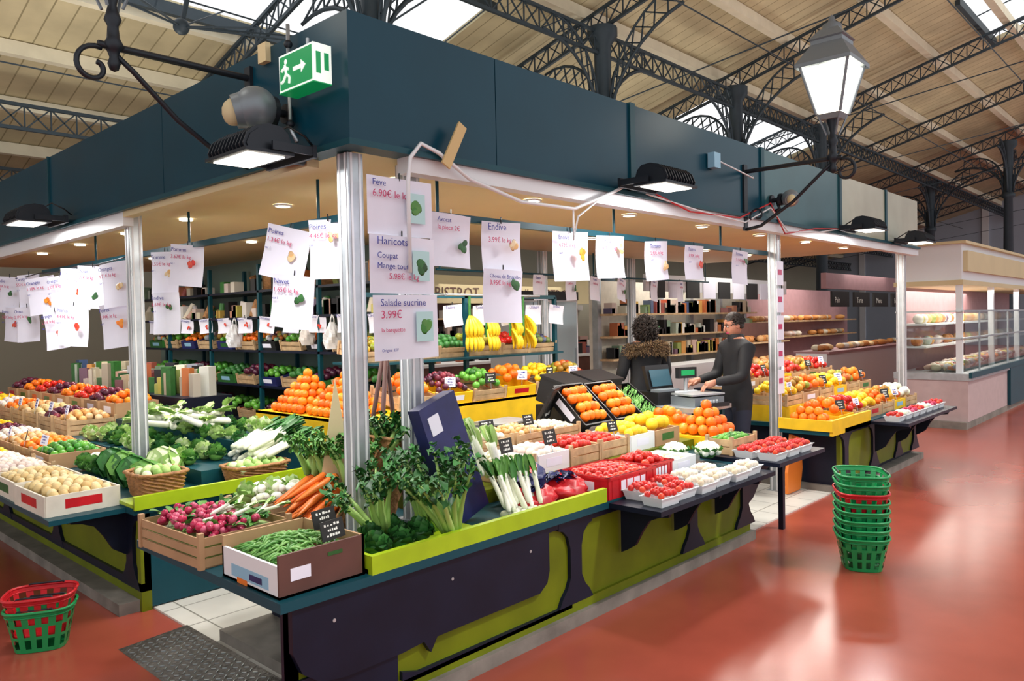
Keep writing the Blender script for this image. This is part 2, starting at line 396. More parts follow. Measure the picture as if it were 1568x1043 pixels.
# ---------------- PRODUCE HELPERS ----------------
def heap(b,x0,x1,y0,y1,z0,r,H,m,q=(1,1,1),sp=1.75,seg=(10,7)):
    nx=max(1,int((x1-x0)/(sp*r)));ny=max(1,int((y1-y0)/(sp*r)))
    for i in range(nx):
        for j in range(ny):
            u=(i+.5+(.5 if j%2 else 0)*.6)/nx; w=(j+.5)/ny; 
            if u>1: continue
            dome=(1-(2*u-1)**2)**.5*(1-(2*w-1)**2)**.5 if abs(2*u-1)<1 else 0
            b.sph((x0+(x1-x0)*u+U(-.2,.2)*r,y0+(y1-y0)*w+U(-.2,.2)*r,z0+r*.8+H*dome+U(-.15,.15)*r),(r*q[0]*U(.9,1.08),r*q[1],r*q[2]),m,RR() if q!=(1,1,1) else None,seg)
def pyramid(b,cx,cy,z0,r,n,k,m):
    for l in range(min(n,k)):
        for i in range(n-l):
            for j in range(k-l):
                b.sph((cx+(i-(n-l-1)/2)*2*r+U(-.05,.05)*r,cy+(j-(k-l-1)/2)*2*r,z0+r+l*r*1.42),r,m)
def crate(b,L,W,H,kind='wood',m=None):
    x,y=L/2,W/2
    if kind=='wood':
        m=m or M_wood
        b.box((-x,-y,0),(x,y,.008),m)
        for sx in(-1,1):
            for sy in(-1,1): b.box((sx*x-.012,sy*y-.012,0),(sx*x+.012,sy*y+.012,H+.02),m)
        n=2 if H<.13 else 3; h=H/n
        for k in range(n):
            z0=k*h+.006; z1=(k+1)*h-.004
            for s in(-1,1):
                b.box((-x,s*y-.004,z0),(x,s*y+.004,z1),m); b.box((s*x-.004,-y,z0),(s*x+.004,y,z1),m)
    else:
        m=m or M_card; t=.006
        b.box((-x,-y,0),(x,y,.008),m)
        for s in(-1,1):
            b.box((-x,s*y-t,0),(x,s*y+t,H),m); b.box((s*x-t,-y,0),(s*x+t,y,H),m)
        k=random.choice([M_red,M_ltblue,M_leafd,M_paper]) if kind=='card' else M_paper
        b.box((-x*.5,-y-t-.001,H*.3),(x*.5,-y-t,H*.75),k); b.box((-x-t-.001,-y*.5,H*.3),(-x-t,y*.5,H*.75),k)
        if kind=='plastic':
            for s in(-1,1):
                b.box((-x-.012,s*y-.012,H-.015),(x+.012,s*y+.012,H),m); b.box((s*x-.012,-y-.012,H-.015),(s*x+.012,y+.012,H),m)
                for k in range(7): xx=-x+L*(k+.5)/7; b.box((xx-.004,s*(y+t)-.003,0),(xx+.004,s*(y+t)+.003,H),m)
def chalk(b,x,y,z,w=.1,h=.08,a=0,m=M_blk):
    M0=b.M; b.M=M0@Matrix.Translation((x,y,z))@Matrix.Rotation(a,4,'Z')@Matrix.Rotation(-.25,4,'X')
    b.box((-w/2,-.003,0),(w/2,.003,h),m)
    k=M_chalk if m==M_blk else M_ink
    for i,(l,zz) in enumerate(((.7,.72),(.45,.45),(.6,.18))):
        n=5
        for j in range(n):
            xx=-w*l/2+w*l*j/n; b.box((xx,-.0045,h*zz),(xx+w*l/n*U(.4,.8),-.003,h*(zz+U(.06,.16))),k)
    b.cyl((0,.0,-.06),(0,.0,0),.003,M_alu,n=4)
    b.M=M0
def cr(name,x,y,z,L,W,H,kind,m,r,hp,cm=None,rz=0,tilt=0,q=(1,1,1),label=None,tilty=0):
    b=B(); crate(b,L,W,H,kind,cm); heap(b,-L/2+.015+r*.4,L/2-.015-r*.4,-W/2+.015+r*.4,W/2-.015-r*.4,H*.55,r,hp,m,q)
    if label: chalk(b,U(-.06,.06),-W/2+.03 ,H+.05,U(.09,.14),U(.07,.1),U(-.4,.1),M_blk if label==1 else M_paper)
    return b.make(name,(x,y,z+(abs(math.sin(tilt))*W/2)+abs(math.sin(tilty))*L/2),rz+U(-.02,.02),rx=tilt,ry=tilty)
def lettuce(b,c,r,m=M_leafl,n=16):
    c=Vector(c); b.sph(c+Vector((0,0,r*.45)),(r*.55,r*.55,r*.5),m)
    for i in range(n):
        a=i*2.4+U(-.3,.3); e=.25+1.0*i/n; d=Vector((math.cos(a)*math.cos(e),math.sin(a)*math.cos(e),math.sin(e)))
        b.leaf(c+Vector((0,0,r*.15)),d,r*1.05,r*.95,m,droop=-.25+.3*(1-i/n),cup=.22,ruf=.16)
def cabbage(b,c,r,m=M_leaf):
    c=Vector(c)+Vector((0,0,r*.9)); b.sph(c,r*.88,m)
    for i in range(9):
        a=i*2.4; e=-.5+1.4*i/9; R=Matrix.Rotation(a,3,'Z')@Matrix.Rotation(math.pi/2-e,3,'Y'); v=[];f=[]
        K=5;N=8; v.append(c+R@Vector((0,0,r*.95)))
        for k in range(1,K+1):
            t=k/K*1.0
            for j in range(N):
                p=2*math.pi*j/N; rr=r*(1.0+.06*k/K+U(0,.08)*(k==K)+.12*(k==K)); v.append(c+R@Vector((math.sin(t)*math.cos(p)*rr,math.sin(t)*math.sin(p)*rr,math.cos(t)*rr)))
        for j in range(N): f.append((0,1+j,1+(j+1)%N))
        for k in range(K-1):
            for j in range(N): q=1+k*N+j; w=1+k*N+(j+1)%N; f.append((q,q+N,w+N,w))
        b.add(v,f,m,True)
def cauli(b,c,r,m=M_whv,ml=M_leaf):
    c=Vector(c)
    for i in range(26):
        t=math.acos(1-i/26*1.0); a=i*2.4; b.sph(c+Vector((math.sin(t)*math.cos(a)*r*.7,math.sin(t)*math.sin(a)*r*.7,r*.4+math.cos(t)*r*.55)),r*.24,m,seg=(7,5))
    for i in range(9):
        a=i*.7; b.leaf(c+Vector((math.cos(a)*r*.3,math.sin(a)*r*.3,0)),(math.cos(a),math.sin(a),.8),r*1.15,r*.7,ml,droop=-.1,cup=.2)
def celery(b,base,d,L,n=9,ml=M_leafd,ms=M_stalk,lw=.07,nl=12,spread=.3):
    base=Vector(base);d=Vector(d).normalized();x,y=frame(d)
    for i in range(n):
        a=i*2.4; s=spread*math.sqrt((i+.5)/n); t=d+(x*math.cos(a)+y*math.sin(a))*s+Vector((U(-.08,.08),U(-.08,.08),0))
        P=[base+(x*math.cos(a)+y*math.sin(a))*.028+t*L*k/4*.75+(x*math.cos(a)+y*math.sin(a))*.06*(k/4)**2 for k in range(5)]
        b.tube(P,[.019,.016,.012,.008,.005],ms,n=6)
        for k in range(nl):
            q=P[2]+(P[4]-P[2])*(.25+k/nl*1.0); dd=Vector((U(-1,1),U(-1,1),U(-.6,.8)))+t*.4
            b.leaf(q,dd,lw*U(.6,1.4),lw*U(.6,1.2),ml,droop=.5,cup=.25,nr=3,ruf=.35)
def leek(b,p0,d,L,r=.016,ml=M_leafd):
    p0=Vector(p0);d=Vector(d).normalized()
    b.tube([p0,p0+d*.02,p0+d*L*.5,p0+d*L*.6],[r*.8,r*1.2,r,r*1.1],M_whv,n=7)
    for i in range(4): b.leaf(p0+d*L*.5,d+Vector((U(-.25,.25),U(-.25,.25),U(0,.2))),L*.55,r*2.6,ml,droop=.1,cup=.3,nr=4)
def carrot(b,p0,d,L=.18,r=.018):
    p0=Vector(p0);d=Vector(d).normalized(); b.tube([p0,p0+d*.01,p0+d*L*.5,p0+d*L*.9,p0+d*L],[r*.5,r,r*.8,r*.35,.002],M_carrot,n=7)
def wicker(b,L,W,H,fl=.85,m=M_wick):
    n=28; v=[];f=[];K=12
    for k in range(K+1):
        s=fl+(1-fl)*k/K
        for i in range(n):
            a=2*math.pi*i/n; ca,sa=math.cos(a),math.sin(a); q=(abs(ca)**4+abs(sa)**4)**-.25; o=.006*(1 if (i+k)%2 else -1)
            v.append((ca*q*(L/2*s+o),sa*q*(W/2*s+o),H*k/K))
    for k in range(K):
        for i in range(n): f.append((k*n+i,k*n+(i+1)%n,(k+1)*n+(i+1)%n,(k+1)*n+i))
    f.append(tuple(range(n)))
    b.add(v,f,m); P=[Vector(v[K*n+i]) for i in range(n)]; b.tube(P+[P[0]],.012,m,n=6)
# ---- near corner ----
b=B(); L,W,H=.4,.46,.17
b.box((-L/2,-W/2,0),(L/2,W/2,.01),M_card)
b.box((-L/2,-W/2,0),(L/2,-W/2+.012,H),M_cardbr); b.box((L/2-.012,-W/2,0),(L/2,W/2,H),M_card); b.box((-L/2,W/2-.012,0),(L/2,W/2,H),M_card)
b.box((-L/2,-W/2+.012,0),(-L/2+.012,W/2,H*.75),M_white); b.box((-L/2-.001,-.15,.02),(-L/2,.15,.07),M_ltblue); b.box((-L/2-.002,-.1,.03),(-L/2,.0,.055),M_purple); b.box((-L/2-.003,.02,.0),(-L/2,.1,.022),M_carrot)
b.box((-.15,-W/2-.002,.06),(-.06,-W/2,.11),M_paper); b.box((.02,-W/2-.002,.12),(.09,-W/2+.001,.135),M_leafd)
for i in range(330):
    x=U(-.18,.18);y=U(-.2,.2);z=.1+.05*(1-(x/.2)**2)*(1-(y/.22)**2)+U(0,.02); a=U(0,3.14); l=.05
    dx,dy=math.cos(a)*l,math.sin(a)*l
    x=max(-.14,min(.14,x)); y=max(-.17,min(.17,y))
    b.tube([(x-dx,y-dy,z-.005),(x,y,z+.005),(x+dx,y+dy,z-.008)],[.003,.006,.003],M_bean,n=5)
chalk(b,.1,-.16,H-.01,.13,.08,.2); chalk(b,.12,-.07,H+.02,.13,.08,.2)
b.make('box_of_green_beans',(1.72,2.9,.641))
b=B(); crate(b,.44,.58,.14,'wood',M_card)
b.box((-.2,-.27,.01),(.2,.27,.1),M_leafl)
for i in range(230):
    x=U(-.19,.1);y=U(-.26,.2); b.sph((x,y,.12+U(0,.06)),U(.014,.021),M_rad,seg=(8,6))
for i in range(130):
    x=U(-.18,.2);y=U(-.25,.27); b.leaf((x,y,.14),(U(-1,1),U(-1,1),U(.2,1)),.1,.05,M_leaf,nr=3)
for i in range(10): leek(b,(U(-.1,.15),U(-.2,.0),.15+U(0,.05)),(U(.3,1),U(-.8,.8),.2),.16,.008,M_leafl)
b.make('crate_of_radishes',(1.7,3.57,.641),rz=.04)
b=B(); crate(b,.34,.28,.12,'wood')
for i in range(40): b.sph((U(-.14,.14),U(-.11,.11),.13+U(0,.06)),(.035,.025,.025),M_whv,RR(),seg=(8,6))
for i in range(4): lettuce(b,(-.12+i*.08,U(-.05,.05),.1),.1,M_leafl,10)
b.make('crate_of_white_radishes',(2.15,3.84,.641))
b=B(); b.M=Matrix.Translation((.2,-.0,.16))@Matrix.Rotation(math.radians(-62),4,'Y')@Matrix.Translation((0,0,-.1)); wicker(b,.5,.34,.2,.9); b.M=Matrix()
for i in range(34): carrot(b,(U(.02,.16),U(-.14,.14),.14+U(0,.14)),(-1,U(-.3,.3),-.5),.25,.021)
for i in range(5): celery(b,(U(.12,.2),-.16+i*.09,.24),(.0,U(-.3,.3),1),.26,7,M_leaf,M_stalk,.045,14)
b.make('basket_of_carrots',(2.2,3.5,.641))
b=B(); b.M=Matrix.Translation((2.5,3.36,.655))@Matrix.Rotation(.25,4,'Y'); wicker(b,.24,.2,.42,.7)
for i in range(4): celery(b,(U(-.06,.06),U(-.05,.05),.32),(U(-.3,.3),U(-.3,.3),1),.26,6,M_leafd,M_stalk,.045,14)
b.make('tall_wicker_basket_of_celery')
b=B()
for p in((-.12,0),(.14,.0)): b.tube([(0,0,.88),(p[0],p[1],0)],.014,M_cardbr,n=5)
b.tube([(0,.02,.88),(0,.22,0)],.014,M_cardbr,n=5); b.tube([(-.06,0,.45),(.07,0,.45)],.012,M_cardbr,n=5)
b.make('wooden_easel',(2.64,3.42,.641),rz=.3)
b=B(); b.poly([(-.02,0),(.16,0),(.07,.55)],(0,0,0),(1,0,0),(0,0,1),.015,M_cream); b.make('triangular_board',(2.27,3.5,.86),rz=-.5)
b=B()
for x,y in((2.05,2.76),(2.2,2.78),(2.33,2.8),(2.12,2.9),(2.27,2.94)): lettuce(b,(x,y,.66),.1,M_leafd,16)
b.make('green_artichokes')
b=B()
celery(b,(2.46,2.71,.69),(-.32,-.05,1),.48,13,M_leafd,M_stalk,.05,16,.32); b.make('celery_bunch')
b=B(); celery(b,(2.2,2.92,.7),(-.3,.15,1),.38,10,M_leafd,M_stalk,.045,16,.35); b.make('celery_bunch')
b=B(); celery(b,(2.5,2.92,.66),(.1,.1,1),.48,12,M_leafd,M_stalk,.05,18,.35); b.make('celery_bunch')
b=B(); b.box((-.14,-.04,0),(.14,.04,.66),M_purple); b.box((-.1,-.043,.5),(-.02,-.04,.6),M_paper); b.box((.02,-.043,.3),(.1,-.04,.34),M_yel)
b.make('leaning_blue_box',(2.8,2.96,.67),rz=.1,rx=-.1,ry=-.3)
b=B()
for i in range(16): leek(b,(2.84+U(0,.26),2.72+U(-.03,.03),.7+U(0,.04)),(U(-.1,.3),.5,U(.8,1.1)),.3,.013,M_leaf)
for i in range(16): b.sph((2.84+U(0,.26),2.72+U(-.04,.04),.69),.024,M_whv)
b.make('spring_onions')
b=B()
for i in range(34): leek(b,(2.95+U(0,.35),3.2+U(-.03,.1),T2+.04+U(0,.1)),(U(-.5,-.1),U(.2,.5),1),.34,.02,M_leafl)
b.make('swiss_chard_bunches')
def bag(name,x,y,z,s,m,fm):
    b=B(); v,f=sph_t(26,16); vv=[]
    for p in v:
        k=1+.08*math.sin(p[0]*9+p[1]*7)+.08*math.sin(p[1]*17+p[2]*11)+.04*math.sin(p[0]*31+p[2]*23)
        vv.append((p[0]*s[0]*k,p[1]*s[1]*k,max(0,(p[2]+.85)*s[2]*k)))
    b.add(vv,f,m,True)
    for i in range(16): b.leaf((U(-.05,.05),U(-.04,.04),s[2]*1.5),(U(-1,1),U(-1,1),.6),.12,.09,fm,nr=4,ruf=.3)
    b.make(name,(x,y,z))
bag('red_net_bag',3.15,2.82,.641,(.15,.13,.08),M_red,M_purple)
bag('red_net_bag',3.44,2.84,.641,(.14,.15,.08),M_red,M_purple)
bag('blue_net_bag',3.28,3.0,.641,(.17,.12,.12),M_purple,M_red)
cr('crate_of_tomatoes',3.88,2.83,.641,.5,.38,.13,'plastic',M_tom,.026,.04,M_red)
cr('crate_of_tomatoes',4.3,2.86,.641,.28,.3,.12,'plastic',M_tom,.03,.06,M_red)
cr('crate_of_mushrooms',4.62,2.88,.641,.32,.3,.1,'card',M_mush,.022,.03,cm=M_white)
def punnet(name,x,y,z,m,r,rz=0,n=1):
    b=B(); 
    v=[];l,w,h=.1,.075,.055
    for s,zz in((.82,0),(1,h)): v+=[(-l*s,-w*s,zz),(l*s,-w*s,zz),(l*s,w*s,zz),(-l*s,w*s,zz)]
    b.add(v,[(3,2,1,0),(0,1,5,4),(1,2,6,5),(2,3,7,6),(3,0,4,7)],M_white)
    b.box((-l-.006,-w-.006,h-.004),(l+.006,-w+.002,h),M_white); b.box((-l-.006,w-.002,h-.004),(l+.006,w+.006,h),M_white)
    heap(b,-l*.85,l*.85,-w*.85,w*.85,h*.6,r,.03,m); b.make(name,(x,y,z),rz)
px=[(3.78,2.38),(4.0,2.4),(4.22,2.38),(4.44,2.4),(4.66,2.38),(4.88,2.4),(3.85,2.555),(4.1,2.56),(4.35,2.56),(4.6,2.56)]
for i,(x,y) in enumerate(px):
    k=[('punnet_of_tomatoes',M_tom,.02),('punnet_of_mushrooms',M_mush,.02)][(0 if i in(0,1,6,7) else 1)]
    punnet(k[0],x,y,.631,k[1],k[2],U(-.05,.05))
for i in range(6): punnet('punnet_of_strawberries',5.28+.225*(i%3),2.39+.18*(i//3),.671,M_tom,.018)
b=B(); b.M=Matrix.Translation((5.42,2.78,.671)); crate(b,.38,.2,.12,'wood'); heap(b,-.17,.17,-.08,.08,.08,.02,.03,M_pepg); b.make('crate_of_grapes')
z2=T2+.001; z3=T3+.001
cr('crate_of_endives',3.45,3.38,z2,.32,.36,.12,'wood',M_whv,.03,.05,q=(1,.6,.6),label=1)
cr('crate_of_turnips',3.8,3.38,z2,.32,.36,.12,'card',M_garlic,.03,.05,label=1,cm=M_white)
cr('crate_of_tomatoes',4.14,3.38,z2,.32,.36,.12,'wood',M_tom,.03,.06)
cr('crate_of_tomatoes',4.48,3.38,z2,.32,.36,.12,'wood',M_tom,.026,.05,label=1)
cr('crate_of_lemons',4.82,3.38,z2,.32,.38,.12,'card',M_lemon,.036,.08,cm=M_white)
cr('crate_of_grapefruits',5.17,3.38,z2,.34,.38,.12,'card',M_lemon,.05,.09)
b=B(); b.box((5.5,2.95,.641),(5.93,3.35,.74),M_yel); pyramid(b,5.71,3.15,.74,.045,4,4,M_orange); b.make('pile_of_oranges')
b=B(); cauli(b,(5.05,2.78,.67),.11); cauli(b,(4.93,2.98,.66),.11); b.make('cauliflowers')
cr('crate_of_oranges',5.76,3.56,.641,.3,.34,.14,'card',M_orange,.045,.1,cm=M_yel,tilt=.3)
cr('crate_of_garlic',3.3,3.82,z3,.36,.36,.1,'wood',M_garlic,.028,.05,label=2)
cr('crate_of_mushrooms',3.7,3.82,z3,.36,.36,.1,'wood',M_mush,.03,.05,label=1)
cr('crate_of_shallots',4.1,3.82,z3,.34,.36,.1,'wood',M_onion,.024,.05,label=1)
cr('crate_of_mushrooms',4.47,3.82,z3,.32,.36,.1,'wood',M_mush,.02,.05)
cr('crate_of_oranges',4.86,3.85,z3,.36,.42,.12,'card',M_orange,.042,.03,cm=M_black,tilt=.75)
cr('crate_of_oranges',5.28,3.85,z3,.38,.42,.12,'card',M_orange,.042,.03,cm=M_black,tilt=.7)
def carton(x,y,z,rz,tx):
    b=B(); b.box((-.19,-.14,0),(.19,.14,.22),M_black); b.box((-.192,-.142,.06),(.192,-.14,.16),M_cardbr); b.box((-.2,-.15,.21),(.2,.15,.23),M_black)
    o=b.make('black_fruit_carton',(x,y,z),rz,rx=tx); text('PRIM',.1,(-.15,-.1435,.07),0,M_lemon,o)
b=B(); b.box((5.0,4.1,.8),(5.6,4.4,.97),M_black); b.make('black_display_riser')
carton(5.12,4.22,.98,.15,.3); carton(5.56,4.2,.98,-.1,.25)
b=B(); b.box((-.22,-.01,0),(.22,.01,.4),M_black); b.box((-.2,-.012,.02),(.2,-.01,.38),M_blk); chalk(b,0,-.03,.12,.3,.2); b.make('tilted_black_sign',(4.6,4.05,.82),rz=.5,rx=.5)
def scale(x,y,z,rz,pole=True):
    b=B(); m=M_grey
    b.box((-.18,-.16,0),(.18,.16,.08),m); b.box((-.2,-.15,.095),(.2,.13,.11),M_alu); b.cyl((0,0,.07),(0,0,.1),.05,M_black)
    b.poly([(0,0),(-.1,0),(-.1,.04)],(-.15,-.16,0),(0,1,0),(0,0,1),.3,M_black)
    if pole: b.box((-.12,.12,.06),(.12,.17,.12),M_white); b.cyl((0,.15,.1),(0,.15,.26),.018,M_alu); b.box((-.11,.12,.24),(.11,.17,.34),M_black); b.box((-.08,.116,.265),(.08,.12,.315),M_exit)
    for i in range(6):
        for j in range(2): b.box((-.11+i*.037,-.162,.012+j*.025),(-.085+i*.037,-.158,.03+j*.025),M_white)
    b.make('weighing_scale',(x,y,z),rz)
scale(4.4,4.22,z3,0,False)
b=B(); b.box((-.2,-.15,0),(.2,.15,.12),M_black); b.box((-.16,.02,.12),(.16,.06,.36),M_black,Matrix.Rotation(-.3,3,'X')); b.box((-.13,.0,.16),(.13,.005,.32),mat('screen','#3b5a68',.2,em=.1),Matrix.Rotation(-.3,3,'X'))
b.box((-.16,-.14,.12),(.1,-.02,.14),M_grey); b.make('till',(6.3,3.95,.891),-.2)
b=B()
for x in(6.08,6.55):
    for y in(3.45,4.02): b.box((x,y,0),(x+.05,y+.05,.85),M_teal)
b.box((6.04,3.4,.85),(6.64,4.12,.89),M_alu); b.box((6.04,3.4,.3),(6.64,4.1,.32),M_alu)
b.make('checkout_table'); scale(6.36,3.6,.891,-.3)
b=B(); crate(b,.34,.5,.12,'card',M_black)
for i in range(160):
    x=U(-.13,.13);y=U(-.22,.22); b.tube([(x-.04,y-.02,.11),(x,y,.125),(x+.04,y+.03,.11)],.006,M_bean,n=4)
b.make('crate_of_fine_beans',(5.84,3.98,.86),rx=.6)
b=B(); 
for x in(5.66,5.98):
    for y in(3.78,4.18): b.box((x,y,0),(x+.03,y+.03,.7),M_teal)
b.box((5.64,3.76,.68),(6.02,4.23,.7),M_teal); b.make('small_stand')

# ---- back island with bananas ----
b=B(); b.box((3.9,4.95,0),(6.6,5.9,.96),M_teal); b.box((3.88,4.92,.72),(6.62,4.95,.98),M_yel); b.box((3.88,4.92,.96),(6.62,5.92,.98),M_yel)
for x in(3.95,5.15,6.5):
    b.box((x-.02,5.4,.98),(x+.02,5.44,1.95),M_teal)
b.box((3.95,5.4,1.93),(6.5,5.44,1.97),M_teal); b.box((3.95,5.3,1.34),(6.5,5.9,1.36),M_teal)
b.make('fruit_island')
L=[('oranges',M_orange,.042),('plums',M_plum,.03),('pears',M_pepg,.035),('oranges',M_orange,.045),('lemons',M_lemon,.036),('apples',M_apple,.038)]
for i,(n,m,r) in enumerate(L): cr('crate_of_'+n,4.15+.43*i,5.16,.981,.4,.38,.1,'card' if i%2 else 'wood',m,r,.14,tilt=.2,cm=M_yel if i%2 else None,label=2 if i%2 else 1)
L=[('apples',M_apple,.036),('mixed_packets',M_mixed,.04),('avocados',M_leafd,.035),('mangoes',M_apple,.045),('pomegranates',M_tom,.04),('packets',M_mixed,.036)]
for i,(n,m,r) in enumerate(L): cr('crate_of_'+n,4.15+.43*i,5.62,1.361,.4,.38,.1,'wood',m,r,.07,tilt=.2)
def banana_bunch(x,y,z,rz):
    b=B()
    for k in range(2):
        for i in range(7):
            a=-1.0+2.0*i/6; P=[]
            for j in range(6):
                t=j/5; rad=.03+.09*math.sin(t*2.2); P.append((math.sin(a)*rad,-math.cos(a)*rad-.0,-.2*t-k*.13))
            b.tube(P,[.008,.017,.02,.02,.016,.005],M_ban,n=6)
    b.cyl((0,0,-.2),(0,0,.2),.012,M_leafd)
    b.make('banana_bunch',(x,y,z),rz)
for i,x in enumerate((5.0,5.22,5.55,5.75)): banana_bunch(x,5.2,1.75,i*.5)
b=B(); b.cyl((4.7,5.2,1.95),(6.0,5.2,1.95),.012,M_alu); 
for x in(4.7,6.0): b.cyl((x,5.2,1.95),(x,5.42,1.95),.01,M_alu)
b.make('banana_rail')
# ---- left interior ----
b=B(); b.box((3.4,4.95,0),(4.0,6.25,.94),M_teal); b.box((3.38,4.93,.72),(3.4,6.25,.96),M_yel); b.box((3.38,4.93,.94),(4.0,6.25,.96),M_yel); b.box((3.38,4.91,.72),(4.0,4.93,.96),M_yel)
b.make('orange_display_table')
b=B(); pyramid(b,3.66,5.3,.96,.04,6,6,M_orange); pyramid(b,3.66,5.85,.96,.04,6,6,M_orange); b.make('pile_of_oranges')
b=B()
for y in(5.6,6.8,8.0,9.2,10.4,11.6):
    b.box((4.4,y,0),(4.44,y+.04,2.4),M_teal); b.box((4.86,y,0),(4.9,y+.04,2.4),M_teal)
for z in(.6,1.0,1.4,1.78,2.08): b.box((4.4,5.6,z),(4.9,11.6,z+.025),M_navy)
b.make('produce_shelving')
b=B(); b.box((4.95,6.25,0),(5.0,12,2.54),M_part); b.make('partition_panel')
for z,seq in((1.026,[('greens',M_leafd),('peppers',M_pepg),('plums',M_plum),('greens',M_leafd)]),(1.426,[('peppers',M_pepg),('packets',M_mixed),('oranges',M_orange),('limes',M_leaf)]),(.626,[('squash',M_pepg),('aubergines',M_plum)])):
    for i in range(11):
        n,m=seq[(i+(i//3))%len(seq)]; cr('crate_of_'+n,4.62,5.9+.5*i,z,.36,U(.34,.42),.1,'wood' if i%2 else 'card',m,U(.03,.045),.07,cm=None if i%2 else random.choice([M_black,M_leafd,M_purple]),rz=0,tilty=-.2)
b=B()
for i in range(150):
    y=U(5.7,11.5); z=random.choice([1.805,1.805,2.105]); h=U(.08,.2)
    if random.random()<.5: b.cyl((4.6+U(-.12,.12),y,z),(4.6,y,z+h),U(.03,.05),random.choice([M_mixed,M_pale,M_leafd,M_wick]),n=10)
    else: b.box((4.5,y-.05,z),(4.62,y+.05,z+h),random.choice([M_mixed,M_pale,M_black,M_leafd]))
b.make('packaged_goods')
b=B()
for i in range(5):
    y=6.0+i*.5; r=.13
    b.lathe([(0,0),(r,0),(r,.2),(r*.7,.25),(r*.72,.29),(0,.29)],(4.6,y,2.106),M_glass if i%2 else M_wick,n=14)
    if i%2: b.lathe([(0,.0),(r*.9,.01),(r*.9,.15),(0,.15)],(4.6,y,2.107),M_pale,n=12)
b.make('glass_jars')
def pbag(x,y,z,s=1,m=M_white):
    b=B(); K=9;n=16;v=[]
    for j in range(K+1):
        t=j/K; w=.03+.08*min(1,t*2.2)*(1-.25*max(0,t-.8)/.2)
        for i in range(n):
            a=2*math.pi*i/n; k=1+.18*math.sin(a*5+j)*(1-t*.5)+U(-.06,.06); v.append((math.cos(a)*w*k*s,math.sin(a)*w*.45*k*s,-.06*s-.3*s*t))
    f=[(j*n+i,j*n+(i+1)%n,(j+1)*n+(i+1)%n,(j+1)*n+i) for j in range(K) for i in range(n)]+[tuple(range(K*n,(K+1)*n))]
    b.add(v,f,m,False)
    for q in(-1,1): b.tube([(q*.025*s,0,-.08*s),(q*.02*s,.0,-.02),(0,0,.02)],.007,m,n=5)
    b.make('hanging_plastic_bag',(x,y,z))
pbag(4.36,6.5,1.78,.9); pbag(4.36,6.95,1.78,.8,M_pale); pbag(4.36,8.5,1.78,.9)
# counter B produce
b=B()
for i in range(4): cabbage(b,(2.0+.02*i,5.15+i*.24,.641),.1,M_leafd if i%2 else M_leaf)
cabbage(b,(2.2,5.35,.66),.11,M_leafl); b.make('cabbages')
b=B()
for i in range(13):
    for j in range(4): lettuce(b,(2.38+j*.18+U(-.03,.03),5.3+i*.17+U(-.03,.03),.74+.1*(j>1)+.04*(j>2)),U(.085,.115),random.choice([M_leafl,M_leaf,M_leafl,M_leafd]),14)
b.make('lettuces')
b=B()
for i in range(4): cauli(b,(2.1+.18*(i%2),6.0+i*.16,.65),.095)
for i in range(3): lettuce(b,(2.0,5.98+i*.15,.65),.1,M_leaf)
b.make('cauliflowers')
b=B()
for i in range(22): leek(b,(2.45+U(0,.45),5.9+U(-.4,.8),.93+U(0,.06)),(U(-.6,.3),U(-.8,.8),.1),.36,.022,M_leafl)
b.make('white_chicory')
b=B()
for i in range(34): leek(b,(2.6+U(0,.1),4.8+U(0,.45),.72+U(0,.14)),(1,U(-.1,.35),.35),.48,.017)
b.make('leeks')
b=B(); wicker(b,.42,.28,.12); heap(b,-.18,.18,-.12,.12,.07,.03,.04,M_leafl); b.make('wicker_basket_of_greens',(2.62,4.87,.641),rz=.05)
M_pc=mat('pale_crate','#d9d2c2',.6,var=.1,scale=10)
cr('crate_of_potatoes',1.55,5.2,.631,.4,.56,.12,'card',M_pot,.03,.05,cm=M_pc)
cr('crate_of_potatoes',1.55,5.78,.631,.38,.5,.12,'card',M_pot,.026,.05,cm=M_pc)
cr('crate_of_garlic',1.55,6.34,.631,.38,.5,.12,'wood',M_garlic,.026,.05)
b=B(); b.M=Matrix.Translation((1.98,4.93,.661)); wicker(b,.3,.34,.14); heap(b,-.12,.12,-.12,.12,.1,.03,.03,M_leafl); b.make('wicker_basket_of_greens')
seqs=[('peppers',M_pepg),('oranges',M_orange),('onions',M_onion),('garlic',M_garlic),('shallots',M_plum),('lemons',M_lemon),('potatoes',M_pot),('tomatoes',M_tom),('onions',M_onion)]
for i in range(8):
    n,m=seqs[i%9]; cr('crate_of_'+n,2.02,6.7+i*.45,.641,.42,.4,.12,'wood' if i%3 else 'card',m,.03,.07,label=1 if i%2 else 2,rz=-1.57)
for i in range(8):
    n,m=seqs[(i*2+2)%9]; cr('crate_of_'+n,2.5,7.8+i*.45,.741,.38,.4,.14,'wood',m,.034,.09,label=2,rz=-1.57)
    n,m=seqs[(i*3+1)%9]; cr('crate_of_'+n,2.9,7.8+i*.45,.861,.34,.4,.14,'card',m,.034,.12,rz=-1.57)
for i in range(6):
    n,m=seqs[(i*2+3)%9]; cr('crate_of_'+n,1.55,6.85+i*.45,.631,.38,.42,.1,'card',m,.028,.05)
b=B(); b.box((3.2,7.3,0),(3.7,10.8,1.02),M_navy)
for i in range(110):
    x,y=U(3.25,3.6),U(7.4,10.7); h=U(.08,.3); s=U(.03,.06); b.box((x-s,y-s,1.02),(x+s,y+s,1.02+h),random.choice([M_mixed,M_mixed,M_pale,M_leafd,M_black]),RZ(U(0,1)))
b.make('display_of_packaged_goods')
